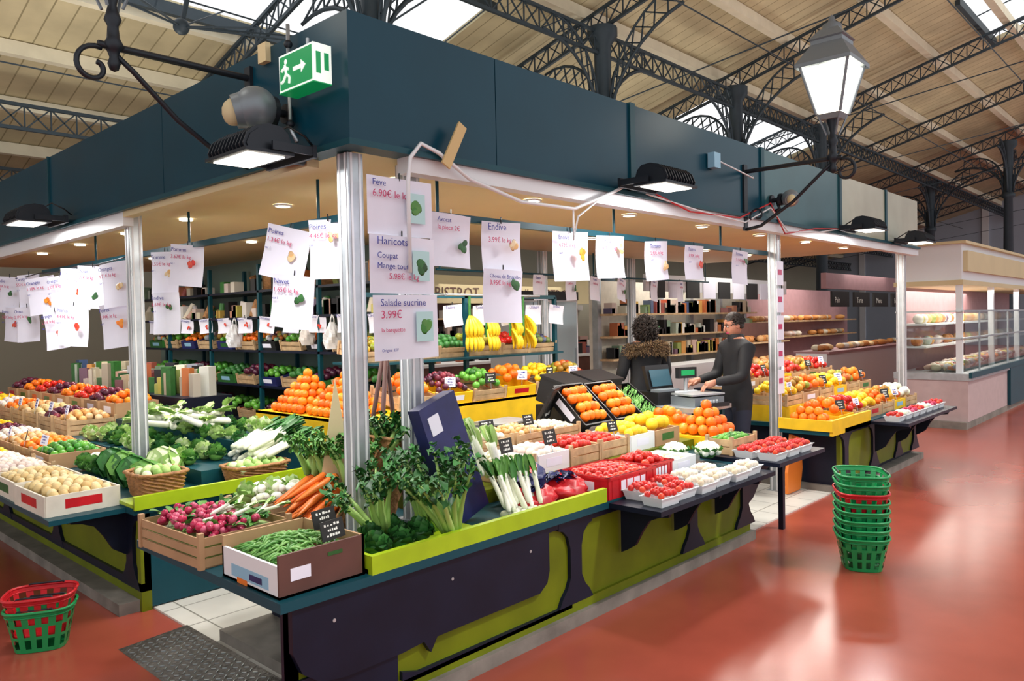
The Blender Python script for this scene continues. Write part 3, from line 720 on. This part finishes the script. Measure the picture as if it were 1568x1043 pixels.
# counter 2 produce
S2=[('oranges',M_orange,.045),('tomatoes',M_tom,.035),('lemons',M_lemon,.036),('clementines',M_orange,.035),('apples',M_apple,.04),('endives',M_whv,.04)]
for j,(y,z) in enumerate(((2.88,.641),(3.38,.801),(3.85,.941))):
    for i in range(6):
        n,m,r=S2[(i*(j+1)+j*2)%6]; cr('crate_of_'+n,7.55+i*.41,y,z,.38,.4,.1,'wood' if (i+j)%2 else 'card',m,r,.13,cm=M_yel if (i+j)%4==0 else None,label=[1,2,None][(i+j)%3])
for i in range(7): punnet('punnet_of_tomatoes',8.15+i*.24,2.42,.631,[M_tom,M_whv,M_rad][i%3],.02)
b=B(); pyramid(b,7.15,2.87,.64,.042,3,5,M_orange); b.make('pile_of_oranges')

# ---------------- BASKETS ----------------
def basket(b,z,m,a=.2,c=.15,H=.2):
    n=32
    def ring(s,zz):
        o=[]
        for i in range(n):
            t=2*math.pi*i/n; ca,sa=math.cos(t),math.sin(t); q=(abs(ca)**3.5+abs(sa)**3.5)**(-1/3.5); o.append(Vector((ca*q*a*s,sa*q*c*s,z+zz)))
        return o
    def band(z0,z1,skip=0):
        R0=ring(.74+.26*z0/H,z0);R1=ring(.74+.26*z1/H,z1)
        f=[(i,(i+1)%n,n+(i+1)%n,n+i) for i in range(n) if not(skip and i%2==skip-1)]
        b.add(R0+R1,f,m)
    k=H/.2
    band(0,.02*k);band(.02*k,.065*k,1);band(.065*k,.08*k);band(.08*k,.125*k,1);band(.125*k,.14*k);band(.14*k,.175*k,2);band(.175*k,H)
    P=ring(1.02,H); b.tube(P+[P[0]],.008,m,n=6); P=ring(.98,H-.025); b.tube(P+[P[0]],.004,m,n=5)
    b.add(ring(.74,0),[tuple(range(n))],m)
    for s in(-1,1):
        b.tube([(-.09,s*c,z+H),(-.08,s*(c-.01),z+H+.012),(.08,s*(c-.01),z+H+.012),(.09,s*c,z+H)],.005,M_iron,n=5)
b=B()
for i in range(8): basket(b,.002+i*.059,M_red if i==5 else M_green,.205,.16,.22)
b.make('stack_of_shopping_baskets',(5.36,1.81,0),rz=.5)
b=B(); basket(b,.002,M_green,.162,.135,.22); basket(b,.07,M_red,.166,.138,.22); b.make('stack_of_shopping_baskets',(1.25,4.68,0),rz=-.5)

# ---------------- LAMPS & FIXTURES ON FASCIA ----------------
def flood(x,y,z,rz):
    b=B()
    pr=[(-.13,-.02),(-.14,.0),(-.12,.045),(-.08,.075),(-.02,.09),(.04,.085),(.07,.06),(.085,.02),(.08,-.02)]
    b.poly(pr,(-.18,0,0),(0,1,0),(0,0,1),.36,M_iron)
    for i in range(11):
        x0=-.175+i*.034; b.poly([(p[0]*1.1,p[1]*1.18) for p in pr],(x0,0,0),(0,1,0),(0,0,1),.008,M_iron)
    b.box((-.2,-.155,-.035),(.2,.09,-.02),M_iron); b.box((-.165,-.13,-.041),(.165,.06,-.036),M_glow)
    for s in(-1,1): b.box((s*.21-.006,-.03,-.02),(s*.21+.006,.2,.02),M_iron)
    b.box((-.22,.18,-.03),(.22,.2,.03),M_iron); b.cyl((0,.2,0),(0,.262,0),.025,M_iron)
    b.tube([(.05,.05,.08),(.1,.12,.13),(.12,.2,.09),(.1,.26,.05)],.006,M_black)
    b.make('floodlight',(x,y,z),rz)
flood(4.45,2.76,2.60,0); flood(8.4,2.76,2.6,0); flood(10.2,2.76,2.58,0); flood(1.885,3.42,2.53,-math.pi/2); flood(1.885,6.95,2.58,-math.pi/2)
def globe(x,y,z,rz,s=1):
    b=B(); b.sph((0,-.12,0),.085*s,M_grey,seg=(20,14)); b.cyl((-.01,-.12,-.0),(-.045*s,-.165*s,-.02*s),.078*s,M_grey,r1=.066*s,n=18); b.sph((-.045*s,-.165*s,-.02*s),(.055*s,.045*s,.055*s),M_cream)
    b.cyl((0,-.12,0),(0,.06,0),.02,M_iron); b.cyl((0,.04,0),(0,.06,0),.05,M_iron); b.cyl((0,-.05,0),(0,-.02,0),.06*s,M_iron)
    b.tube([(0,0,-.02),(.0,-.02,-.08),(0,.03,-.1)],.015,M_iron)
    b.make('globe_spotlight',(x,y,z),rz)
globe(2.09,3.56,2.79,-math.pi/2,1.25); globe(6.72,2.97,2.74,0,.9)
def scroll(cx,cz,r0,turn,a0,sgn):
    return [(cx+math.cos(a0+sgn*t*turn)*r0*(1-.75*t),cz+math.sin(a0+sgn*t*turn)*r0*(1-.75*t)) for t in [i/20 for i in range(21)]]
def bracket_lamp(name,loc,rz,zbar=0,reach=.78):
    b=B()
    b.cyl((0,0,zbar),(0,-reach-.04,zbar),.018,M_iron,n=8); b.box((-.03,-.02,zbar-.5),(.03,0,zbar+.06),M_iron)
    P=[(0,-reach+.02,zbar-.02),(0,-reach+.12,zbar-.1),(0,-reach*.55,zbar-.3),(0,-.15,zbar-.47),(0,-.02,zbar-.49)]
    b.tube(P,.014,M_iron,n=8)
    S=scroll(-reach-.06,zbar-.11,.1,6.2,1.2,1); b.tube([(0,p[0],p[1]) for p in S],.013,M_iron,n=6)
    S=scroll(-.12,zbar-.38,.07,6,-.5,1); b.tube([(0,p[0],p[1]) for p in S],.009,M_iron,n=6)
    y=-reach+.03
    b.lathe([(0,-.12),(.02,-.11),(.03,-.08),(.02,-.05),(.03,-.02),(.05,0),(.03,.04),(.025,.1),(.04,.13),(.03,.16),(.02,.2),(.045,.3)],(0,y,zbar),M_iron,n=12)
    z=zbar+.3; q=math.pi/4
    b.lathe([(.0,z),(.1,z+.0),(.13,z+.04)],(0,y,0),M_grey,n=4,rot0=q,smooth=False)
    b.lathe([(.12,z+.05),(.245,z+.4)],(0,y,0),M_glow,n=4,rot0=q,smooth=False)
    for k in range(4):
        a=q+k*math.pi/2; b.cyl((math.cos(a)*.13,y+math.sin(a)*.13,z+.04),(math.cos(a)*.26,y+math.sin(a)*.26,z+.42),.012,M_grey,n=6)
        b.cyl((math.cos(a)*.05,y+math.sin(a)*.05,z-.12),(math.cos(a)*.12,y+math.sin(a)*.12,z+.04),.008,M_grey,n=5)
    b.lathe([(.3,z+.4),(.3,z+.43),(.17,z+.58),(.17,z+.61),(.19,z+.62),(.1,z+.7)],(0,y,0),M_grey,n=4,rot0=q,smooth=False)
    b.lathe([(.08,z+.68),(.07,z+.74),(.03,z+.76),(.02,z+.8),(0,z+.82)],(0,y,0),M_grey,n=10)
    b.make(name,loc,rz)
bracket_lamp('street_lantern',(6.19,3.03,2.93),0)
bracket_lamp('street_lantern',(FX,3.94,3.06),-math.pi/2,reach=.74)
b=B(); b.box((-.15,-.05,-.09),(.15,.05,.09),M_exitw); b.box((-.14,-.052,-.08),(.14,-.05,.08),M_exit)
b.box((.151-.002,-.035,-.05),(.152,-.01,.05),M_exit); b.box((.149,.01,-.03),(.152,.035,.05),M_exit); b.box((-.152,-.052,-.095),(.152,.05,-.09),M_exit)
b.box((-.02,-.054,-.01),(.05,-.052,.01),M_exitw); b.poly([(.05,-.03),(.05,.03),(.09,0)],(0,-.052,0),(1,0,0),(0,0,1),.002,M_exitw)
b.sph((-.085,-.053,.05),(.013,.003,.013),M_exitw)
for p,q in(((-.09,.035),(-.08,-.01)),((-.08,-.01),(-.05,-.03)),((-.05,-.03),(-.055,-.06)),((-.08,-.01),(-.105,-.04)),((-.105,-.04),(-.125,-.045)),((-.09,.025),(-.06,.01)),((-.09,.025),(-.12,.01))):
    b.cyl((p[0],-.053,p[1]),(q[0],-.053,q[1]),.007,M_exitw,n=6)
b.cyl((0,.02,.09),(0,.02,.16),.01,M_alu); b.cyl((0,.04,.02),(0,.07,.02),.02,M_alu)
b.make('emergency_exit_sign',(FX-.08,3.27,2.93),-math.pi/2)
b=B(); b.tube([(FX-.04,3.48,3.22),(FX-.04,3.48,2.7),(FX-.04,3.42,2.62)],.01,M_alu); b.sph((FX-.04,3.48,3.12),.022,M_iron); b.sph((FX-.04,3.48,2.72),.022,M_iron); b.box((FX-.03,3.72,3.1),(FX,3.8,3.2),M_pot)
b.make('fascia_conduit')
b=B(); b.tube([(2.46,2.98,1.95),(2.46,2.98,2.40),(2.47,2.97,2.52),(2.54,2.97,2.6),(2.66,2.97,2.57),(2.89,2.98,2.465),(3.3,2.98,2.384),(3.79,2.98,2.39),(4.21,2.98,2.54),(4.45,2.98,2.64)],.011,M_white,n=6)
b.tube([(3.79,2.99,2.39),(3.8,3.0,2.2),(3.85,3.0,2.35),(4.2,3.0,2.55)],.006,M_white,n=6)
b.tube([(4.6,2.98,2.6),(5.2,2.98,2.5),(6,2.98,2.52),(6.6,2.98,2.7),(6.9,2.98,2.45),(7.6,2.98,2.55),(8.3,2.98,2.6)],.007,M_red,n=6)
b.tube([(4.6,2.98,2.57),(5.3,2.98,2.52),(6.1,2.98,2.49),(6.6,2.98,2.66),(6.95,2.98,2.48),(7.7,2.98,2.52),(8.3,2.98,2.6)],.007,M_white,n=6)
b.tube([(6.25,2.98,2.9),(6.1,2.9,2.85),(5.6,2.98,2.95)],.006,M_white,n=6); b.box((5.55,2.96,2.88),(5.65,3.02,3.0),M_ltblue)
b.make('electric_cable')
b=B(); b.box((-.03,-.006,-.13),(.03,.006,.13),M_pot); b.make('wooden_batten',(2.75,2.95,2.62),ry=.5)

# ---------------- PRICE SHEETS ----------------
def sheet(x,y,ztop,rz,w,h,lines,img,tilt=0,big=False):
    b=B(); n=6; v=[];f=[]
    k=U(-.02,.02)
    for j in range(n+1):
        for i in range(n+1):
            v.append((-w/2+w*i/n,k*math.sin(math.pi*i/n)+.012*math.sin(j/n*3)*(0 if big else 1),-h*j/n))
    for j in range(n):
        for i in range(n): a=j*(n+1)+i; f.append((a,a+n+1,a+n+2,a+1))
    b.add(v,f,M_paper,True)
    yy=-.014-abs(k)
    if img:
        cx,cz=w*.22,-h*U(.3,.7) if not big else -h*.5
        if big: b.box((cx-.055,yy,cz-.075),(cx+.055,yy+.001,cz+.075),mat('pic_bg','#b9dfe0',.6))
        for q in range(4): b.sph((cx+U(-.02,.02),yy,cz+U(-.02,.02)),(w*.08,.001,w*.06),img,Matrix.Rotation(U(0,3),3,'Y'),seg=(8,5))
    o=b.make('price_sign',(x,y,ztop),rz); o.rotation_euler=(0,tilt,rz)
    z=-h*.17
    for i,(s,sz,c) in enumerate(lines):
        text(s,sz,(-w/2+.02,yy-.001,z),0,c,o); z-=sz*1.2
    c=B(); c.cyl((0,.005,-.01),(0,.005,.03),.004,M_black,n=5); c.make('clip',(0,0,0),parent=o)
    return o
I,Rr=M_ink,M_inkr
sheet(2.45,3.03,2.42,0,.41,.285,[('Feve',.045,I),('6.90\u20ac le kg',.05,Rr)],M_leaf,big=True)
sheet(2.45,3.02,2.13,0,.41,.285,[('Haricots',.055,I),('Coupat',.042,I),('Mange tout',.042,I),('      5.98\u20ac le kg',.042,Rr)],M_leafd,.01,big=True)
sheet(2.455,3.01,1.84,0,.41,.32,[('Salade sucrine',.05,I),('3.99\u20ac',.055,Rr),('la barquette',.03,Rr),('',.05,I),('Origine  EEF',.02,I)],M_leaf,-.01,big=True)
def sm(): return [(random.choice(['Tomates','Endive','Choux','Carottes','Navet','Pomme','Poires','Oranges']),.042,I),('%.2f\u20ac le kg'%U(.9,6),.038,Rr),('cat 1',.02,I)]
sheet(2.97,3.22,2.31,0,.3,.3,[('Avocat',.036,I),('la piece 2\u20ac',.038,Rr)],M_leafd,.03)
sheet(3.38,3.22,2.30,0,.34,.32,[('Endive',.06,I),('3.99\u20ac le kg',.044,Rr)],M_onion,-.03)
sheet(3.38,3.21,2.01,0,.34,.32,[('Choux de Bruxelles',.034,I),('3.95\u20ac le kg',.04,Rr)],M_leafd,.02)
for x,w,h in((4.05,.38,.33),(4.5,.34,.3),(5.1,.32,.3),(5.68,.3,.28),(6.5,.3,.3)): sheet(x,3.22,2.29,0,w,h,sm(),random.choice([M_tom,M_leafd,M_orange,M_onion]),U(-.2,.2))
for y,z,w,h,t in((4.15,2.29,.3,.32,.25),(4.12,2.0,.28,.32,.12),(3.75,2.3,.24,.34,0),(5.95,2.28,.24,.32,.02),(5.95,1.97,.24,.32,0),(5.55,2.3,.28,.3,.1)): sheet(2.5,y,z,-math.pi/2+.5,w,h,sm(),random.choice([M_tom,M_leafd,M_onion]),t)
for i in range(8):
    y=6.2+i*.45; z=2.22+U(-.04,.04); t=U(-.14,.14); a=-math.pi/2+U(.3,.6)
    sheet(2.22+U(-.03,.03),y,z,a,.3,.34,sm(),random.choice([M_tom,M_leafd,M_orange,M_onion]),t)
    if i%3!=1: sheet(2.22+U(-.03,.03),y-math.sin(t)*.28,z-.31,a,.3,.34,sm(),random.choice([M_tom,M_leafd,M_orange,M_onion]),t)
b=B(); b.tube([(2.24,5.9,2.24)]+[(2.24,6.1+i*.5,2.23-.015*(i%2)) for i in range(10)]+[(2.24,11,2.26)],.006,M_black,n=5); b.make('sign_string')
b=B()
for i in range(5): b.box((7.08,3.14,.95+i*.26),(7.22,3.144,1.18+i*.26),M_paper); b.box((7.1,3.137,1.05+i*.26),(7.18,3.14,1.1+i*.26),M_inkr)
b.make('taped_notices')
for i in range(7):
    sheet(4.1+i*.38,5.28,1.86,0,.24,.2,sm()[:1],None,U(-.1,.1))
for i in range(11): sheet(4.38,5.8+i*.5,1.8,-math.pi/2+.3,.22,.18,sm()[:1],M_tom,U(-.1,.1))
b=B(); b.cyl((5.3,6.0,2.25),(11,6.0,2.25),.012,M_teal); 
for x in(5.35,8,10.9): b.cyl((x,6.0,2.25),(x,6.0,2.55),.01,M_teal)
b.make('hanging_rail')
for i,x in enumerate((6.9,7.5,8.0,8.6,9.4,10.1)): sheet(x,5.97,2.24,.3,.36,.3,sm()[:2],M_leafd if i%2 else None,U(-.2,.2))

# ---------------- BACKGROUND STALLS ----------------
b=B(); b.box((7,9,2.0),(13.5,9.1,2.35),M_cream); b.box((7,9.1,2.35),(13.5,12,2.45),M_cream)
b.box((7,11.9,0),(13.5,12,2.4),mat('dark_red_panel','#4a2c28',.6)); b.box((7.1,9.0,0),(13.4,9.5,1.0),M_cardbr); b.box((7.1,8.98,1.0),(13.4,9.55,1.04),M_trim)
for x in(7,9.2,11.3,13.4): b.box((x-.04,9,0),(x+.04,9.08,2.4),M_trim)
for z in(1.35,1.75): b.box((7.1,11.5,z),(13.4,11.9,z+.03),M_wood)
for i in range(130): x=U(7.2,13.3); z=random.choice([1.38,1.78,1.04]); y=11.6 if z>1.1 else 9.3; h=U(.1,.28); b.box((x-.06,y-.06,z),(x+.06,y+.06,z+h),random.choice([M_mixed,M_pale,M_black]))
o=b.make('bistro_stall'); text('BISTROT  de  la  Halle  BISTROT',.25,(7.9,8.99,2.08),0,M_cardbr,o)
b=B(); b.box((7.6,6.9,0),(8.8,7.5,2.1),M_white)
for x in(7.65,8.25): b.box((x,6.88,.25),(x+.5,6.9,1.95),mat('fridge_glass','#a8b8bc',.15,.3)); b.box((x+.45,6.85,.9),(x+.47,6.88,1.3),M_alu)
b.box((7.6,6.88,1.98),(8.8,6.9,2.1),M_black)
b.make('refrigerator_cabinet')
b=B(); b.box((9.6,7.2,0),(14.6,7.3,2.3),M_pc)
for x in(9.6,10.5,11.4,12.4,13.5,14.5): b.box((x-.05,7.1,0),(x+.05,7.2,2.4),M_alu)
for z in(1.05,1.4,1.75): b.box((9.6,6.85,z),(14.5,7.15,z+.03),M_wood)
for i in range(170): x=U(9.7,14.4); z=random.choice([1.08,1.43,1.78]); h=U(.08,.24); b.box((x-.07,6.9,z),(x+U(0,.1),7.05,z+h),random.choice([M_mixed,M_mixed,M_pale,M_black]))
b.box((9.6,6.3,0),(14.5,6.8,.95),M_white); b.box((9.6,6.25,2.1),(14.5,6.3,2.35),M_trim)
for i in range(9): b.box((9.7+i*.52,6.23,2.0),(10.1+i*.52,6.25,2.28),M_paper if i%2 else M_blk); 
b.make('grocery_stall')
b=B(); b.box((14.8,7.4,0),(21,7.5,2.3),M_pink); b.box((14.8,5.6,0),(20.5,6.2,.95),M_white); b.box((14.8,5.55,.95),(20.5,6.25,.99),M_pink)
b.box((14.8,5.6,2.2),(21,5.7,2.5),M_pink)
for x in(15,16.2,17.4,18.6): b.box((x,5.56,1.85),(x+.9,5.6,2.15),M_blk)
for z in(1.2,1.55): b.box((15,7.1,z),(20.8,7.4,z+.03),M_wood)
for i in range(110): x=U(15,20.3); z,y=random.choice([(.99,5.9),(1.23,7.25),(1.58,7.25)]); b.sph((x,y+U(-.1,.1),z+.06),(U(.08,.16),.08,.06),M_bread if i%3 else M_pale,RZ(U(0,3)))
o=b.make('bakery_stall'); 
for i,s in enumerate(('Pain','Tarte','Menu','Boules')): text(s,.16,(15.1+1.2*i,5.55,1.93),0,M_chalk,o)
b=B(); b.box((5.6,12.5,0),(30,12.7,2.6),M_walll)
for i in range(90): x=U(6,29);z=U(.8,2.2); b.box((x,12.4,z),(x+U(.2,.6),12.5,z+U(.1,.3)),random.choice([M_mixed,M_pale,M_black]))
b.make('row_of_shop_fronts')
b=B()
X0=12.7;Y0=2.85;Y1=3.75
b.box((X0,Y0,2.16),(22,Y1,2.72),M_trim); b.box((X0-.02,Y0-.02,2.1),(22,Y1+.02,2.17),M_cream); b.box((X0+.1,Y0-.06,2.3),(22,Y0,2.6),M_cream); b.box((X0-.05,Y0-.07,2.7),(22,Y1,2.74),M_cream)
for x in(X0+.05,14.8,16.9,19): b.box((x-.04,Y0,.0),(x+.04,Y0+.08,2.16),M_trim)
b.box((X0+.02,Y1-.08,0),(X0+.1,Y1,2.16),M_trim)
MP=mat('pinkish_panel','#b9a5a4',.4,var=.08)
b.box((X0-.1,Y0-.1,.1),(22,Y0+.6,.7),MP); b.box((X0-.1,Y0+.6,.1),(X0+.3,Y1,.7),MP)
b.box((X0-.12,Y0-.14,.7),(22,Y0+.65,.8),M_alu); b.box((X0-.2,Y0-.1,0),(22,Y1,.1),M_conc)
b.box((X0-.12,Y0+.65,.7),(X0+.4,Y1,.8),M_alu)
b.box((15.3,Y0-.15,.1),(22,Y0-.1,.78),M_teal); b.box((X0-.14,Y0-.16,.74),(22,Y0-.12,.82),M_teal)
b.box((X0+.1,Y0-.02,.82),(22,Y0-.012,1.7),M_glass); b.box((X0-.02,Y0+.1,.82),(X0-.012,Y1-.1,1.7),M_glass)
for z in(1.3,1.7): b.box((X0,Y0-.03,z),(22,Y0+.02,z+.025),M_alu); b.box((X0-.03,Y0,z),(X0+.02,Y1,z+.025),M_alu)
for x in(13.7,15.8,17.9): b.box((x-.012,Y0-.03,.8),(x+.012,Y0+.0,1.7),M_alu)
heap(b,X0+.1,20,Y0+.1,Y0+.55,.8,.06,.08,M_pale,(1.4,1,.6),seg=(8,5)); heap(b,X0+.1,20,Y0+.05,Y0+.3,.84,.05,.08,M_mixed,(1.4,1,.6),seg=(8,5))
for z in(1.15,1.5): b.box((X0+.3,Y1-.35,z),(21,Y1,z+.03),M_trim)
b.box((X0+.3,Y1-.02,.8),(21,Y1,2.1),M_pink)
for i in range(110): x=U(X0+.4,20);z=random.choice([1.18,1.53]); b.sph((x,Y1-.18,z+.07),(.1,.08,.08),random.choice([M_pale,M_mixed,M_bread]),seg=(8,6))
b.make('glazed_food_stall')
b=B()
b.box((10.1,4.5,0),(11.6,5.2,.95),M_white); b.box((10.1,4.45,.95),(11.6,5.25,1.0),M_alu)
for i in range(24): b.sph((U(10.2,11.5),U(4.5,4.9),1.05),(U(.06,.1),.06,.05),M_bread)
b.box((10.1,5.1,1.0),(11.6,5.2,1.6),M_cardbr); b.box((10.1,4.95,1.3),(11.6,5.1,1.32),M_wood)
for i in range(24): b.sph((U(10.2,11.5),5.03,random.choice([1.06,1.37])),(.08,.05,.05),M_bread)
b.make('bread_display')

# ---------------- PEOPLE ----------------
def skinmesh(name,V,E,Rd,root,mats,fn,parent):
    me=bpy.data.meshes.new('t'); me.from_pydata(V,E,[]); o=bpy.data.objects.new('t',me); bpy.context.scene.collection.objects.link(o)
    o.modifiers.new('s','SKIN'); m2=o.modifiers.new('u','SUBSURF'); m2.levels=2; m2.render_levels=2
    for i,r in enumerate(Rd): me.skin_vertices[0].data[i].radius=r if isinstance(r,tuple) else (r,r)
    for i in range(len(V)): me.skin_vertices[0].data[i].use_root=(i==root)
    dg=bpy.context.evaluated_depsgraph_get(); dg.update(); nm=bpy.data.meshes.new_from_object(o.evaluated_get(dg))
    bpy.data.objects.remove(o)
    for m in mats: nm.materials.append(m)
    for p in nm.polygons: p.use_smooth=True; p.material_index=fn(p.center)
    q=bpy.data.objects.new(name,nm); bpy.context.scene.collection.objects.link(q); q.parent=parent; return q
def hand(b,w,d,up,side):
    w=Vector(w);d=Vector(d).normalized();up=Vector(up);x=d.cross(up).normalized()
    b.tube([w-d*.02,w+d*.03,w+d*.08,w+d*.095],[.026,.034,.036,.026],M_skin,n=10)
    for i,l in enumerate((.065,.075,.07,.055)):
        o=w+d*.085+x*(i-1.5)*.019; b.tube([o,o+d*l*.5-up*.008,o+d*l*.85-up*.028,o+d*l-up*.04],[.0095,.009,.008,.006],M_skin,n=7)
    o=w+d*.03+x*side*.03; b.tube([o,o+d*.03+x*side*.02,o+d*.06+x*side*.022-up*.015],[.012,.011,.008],M_skin,n=7)
def head(b,c,tilt,hair,long):
    c=Vector(c); R=Matrix.Rotation(tilt,3,'X')
    v,f=sph_t(24,18); vv=[]
    for p in v:
        x,y,z=p[0]*.074,p[1]*.092,p[2]*.115
        if z<0: k=1+z*2.4; x*=k; y=y*(1+z*1.2)+(-z)*.12
        if y>0: y-=.012*math.exp(-((z-.012)**2)/.0003)*(1 if abs(x)>.012 else 0)
        vv.append(c+R@Vector((x,y,z)))
    b.add(vv,f,M_skin,True)
    T=lambda x,y,z:c+R@Vector((x,y,z))
    b.tube([T(0,.086,.02),T(0,.102,-.005),T(0,.108,-.02),T(0,.094,-.03)],[.007,.01,.013,.008],M_skin,n=8)
    for s in(-1,1):
        b.sph(T(s*.028,.08,.012),(.012,.009,.008),M_chalk); b.sph(T(s*.028,.088,.012),.005,M_black)
        b.sph(T(s*.074,-.005,-.005),(.01,.02,.03),M_skin,R); b.tube([T(s*.014,.087,.03),T(s*.03,.086,.035),T(s*.045,.075,.03)],.004,hair,n=5)
    b.tube([T(-.024,.082,-.052),T(0,.09,-.05),T(.024,.082,-.052)],.005,M_inkr,n=6)
    vv=[]
    for p in v:
        k=1.05+.02*math.sin(p[0]*25+p[2]*13)*math.cos(p[1]*19); x,y,z=p[0]*.076*k,p[1]*.095*k-.012,p[2]*.116*k+.006
        if p[1]>.25: z=max(z,.066)
        elif p[1]>-.1: z=max(z,-.005) 
        if z<-.05: z=-.05-(z+.05)*.2
        if p[1]>.2: y=min(y,.074)
        vv.append(c+R@Vector((x,y,z)))
    b.add(vv,f,hair,True)
def person(name,loc,rz,arms,tilt,woman,sc=1):
    e=bpy.data.objects.new(name,None); bpy.context.scene.collection.objects.link(e)
    V=[(0,0,.95),(0,0,1.12),(0,-.01,1.3),(0,0,1.43),(0,.015,1.52)]; Rd=[(.17,.12),(.155,.115),(.19,.13),(.13,.1),(.055,.055)]
    E=[(0,1),(1,2),(2,3),(3,4)]
    for s in(-1,1):
        el,wr=arms; n=len(V)
        V+=[(s*.19,0,1.4),(s*(.19+el[0]),el[1],el[2]),(s*wr[0],wr[1],wr[2])]; Rd+=[.08,.06,.042]; E+=[(3,n),(n,n+1),(n+1,n+2)]
        n=len(V); V+=[(s*.1,0,.86),(s*.11,.02,.48),(s*.11,-.02,.1),(s*.12,.13,.045)]; Rd+=[.105,.07,.05,.042]; E+=[(0,n),(n,n+1),(n+1,n+2),(n+2,n+3)]
    skinmesh('clothed_body',V,E,Rd,0,[M_coat,M_jean,M_black,M_skin],lambda c:1 if .13<c.z<.82 else (2 if c.z<=.13 else (3 if c.z>1.49 else 0)),e)
    b=B(); head(b,(0,.03,1.615),tilt,M_hair,woman)
    for s in(-1,1):
        w=Vector((s*arms[1][0],arms[1][1],arms[1][2])); hand(b,w,(0,1,-.3),(0,.3,1),-s)
    b.lathe([(.075,1.44),(.085,1.5),(.07,1.53)],(0,0.005,0),M_coat,n=14)
    if woman:
        c=Vector((0,-.02,1.63))
        for i in range(1500):
            d=Vector((U(-1,1),U(-1,.45),U(-.9,1))).normalized(); p=c+Vector((d.x*.08,d.y*.09,d.z*.1)); q=p+d*U(.02,.05)+Vector((0,0,-.01)) 
            w=lambda:Vector((U(-.015,.015),U(-.015,.015),U(-.015,.015)))
            b.tube([p,(p+q)/2+w(),q+w(),q+w()*2],[.007,.006,.005,.002],M_hair,n=4)
        for i in range(2200):
            a=U(0,6.28); p=Vector((math.cos(a)*U(.14,.23),math.sin(a)*.15-.04,1.38-.05*math.sin(a)+U(-.05,.06))); d=Vector((math.cos(a)*U(0,1),math.sin(a)*U(0,1),U(-1,.7)))
            b.cyl(p,p+d.normalized()*U(.03,.06),.008,M_fur,r1=.002,n=4)
    else:
        for s in(-1,1): P=[(s*.028+math.cos(t)*.02,.122,1.62+math.sin(t)*.015) for t in [k*.785 for k in range(9)]]; b.tube(P,.002,M_black,n=4); b.cyl((s*.048,.12,1.622),(s*.078,.03,1.62),.002,M_black,n=4)
        R=Matrix.Rotation(tilt,3,'X')
        for i in range(600):
            d=Vector((U(-1,1),U(-1,.4),U(.0,1))).normalized(); p=Vector((0,.03,1.615))+R@Vector((d.x*.078,d.y*.095-.012,d.z*.115+.004)); b.cyl(p,p+R@Vector((d.x*.015,d.y*.015-.012,d.z*.01-.006)),.006,M_hair,r1=.002,n=4)
    b.make('head_and_hands',parent=e)
    e.location=loc; e.rotation_euler=(0,0,rz); e.scale=(sc,sc,sc)
f1=math.atan2(.55,-.85)-math.pi/2
person('standing_man',(6.95,3.5,0),f1,((.05,.08,1.12),(.16,.33,1.08)),-.3,False)
person('standing_woman',(6.66,4.36,0),-.6,((.07,.03,1.12),(.17,.28,1.12)),-.15,True,.98)

# ---------------- LIGHTS ----------------
def area(n,loc,size,p,col=(1,.95,.87),rot=(0,0,0),sy=None):
    l=bpy.data.lights.new(n,'AREA'); l.energy=p; l.size=size; l.color=col
    if sy: l.shape='RECTANGLE'; l.size_y=sy
    o=bpy.data.objects.new(n,l); bpy.context.scene.collection.objects.link(o); o.location=loc; o.rotation_euler=rot
for x,y in((2.9,4.3),(4.3,3.8),(5.7,3.8),(7.1,3.8),(8.6,3.8),(10.1,3.8),(3.1,6),(3.1,7.8),(3.1,9.6),(4.8,5.2)): area('downlight',(x,y,2.5),.5,32)
for p in((4.45,2.72,2.54),(8.4,2.72,2.54),(1.86,3.4,2.46),(1.86,6.95,2.52)): area('floodlight_beam',p,.25,24,(1,1,1))
area('back_stall_light',(9.5,9.8,2.3),3,50); area('bakery_light',(17,6.6,2.6),2.5,70); area('glazed_stall_light',(15,3.3,2.05),1.0,80,sy=4,rot=(0,0,1.57)); area('grocery_light',(11.5,6.5,2.6),2.5,65)
for x,y in((4,6.5),(8.5,4.8),(14,9.5),(17,3.5),(25,5),(3.5,11)): area('roof_fill_light',(x,y,2.8),1.5,75,(1,.97,.9),(math.pi,0,0))  # added fill lights without fixtures, to brighten the roof and trusses
w=bpy.data.worlds.new('w'); bpy.context.scene.world=w; w.use_nodes=True
w.node_tree.nodes['Background'].inputs[0].default_value=(.97,.98,1,1); w.node_tree.nodes['Background'].inputs[1].default_value=1.15
s=bpy.data.lights.new('sun','SUN'); s.energy=1.6; s.angle=.08; s.color=(1,.96,.9); so=bpy.data.objects.new('sun',s); bpy.context.scene.collection.objects.link(so); so.rotation_euler=(math.radians(35),0,math.radians(20))
bpy.context.scene.view_settings.view_transform='Standard'

# ---------------- CAMERA ----------------
f=Vector((.731,.682,0)).normalized(); p=math.radians(1.46); f=Vector((f.x*math.cos(p),f.y*math.cos(p),-math.sin(p)))
r=f.cross(Vector((0,0,1))).normalized(); u=r.cross(f); ro=.02
x=r*math.cos(ro)-u*math.sin(ro); y=u*math.cos(ro)+r*math.sin(ro); z=-f
cam=bpy.data.cameras.new('camera'); co=bpy.data.objects.new('camera',cam); bpy.context.scene.collection.objects.link(co)
co.matrix_world=Matrix(((x.x,y.x,z.x,0),(x.y,y.y,z.y,0),(x.z,y.z,z.z,1.7),(0,0,0,1)))
cam.lens=27.0; cam.sensor_width=36; cam.clip_start=.05; bpy.context.scene.camera=co
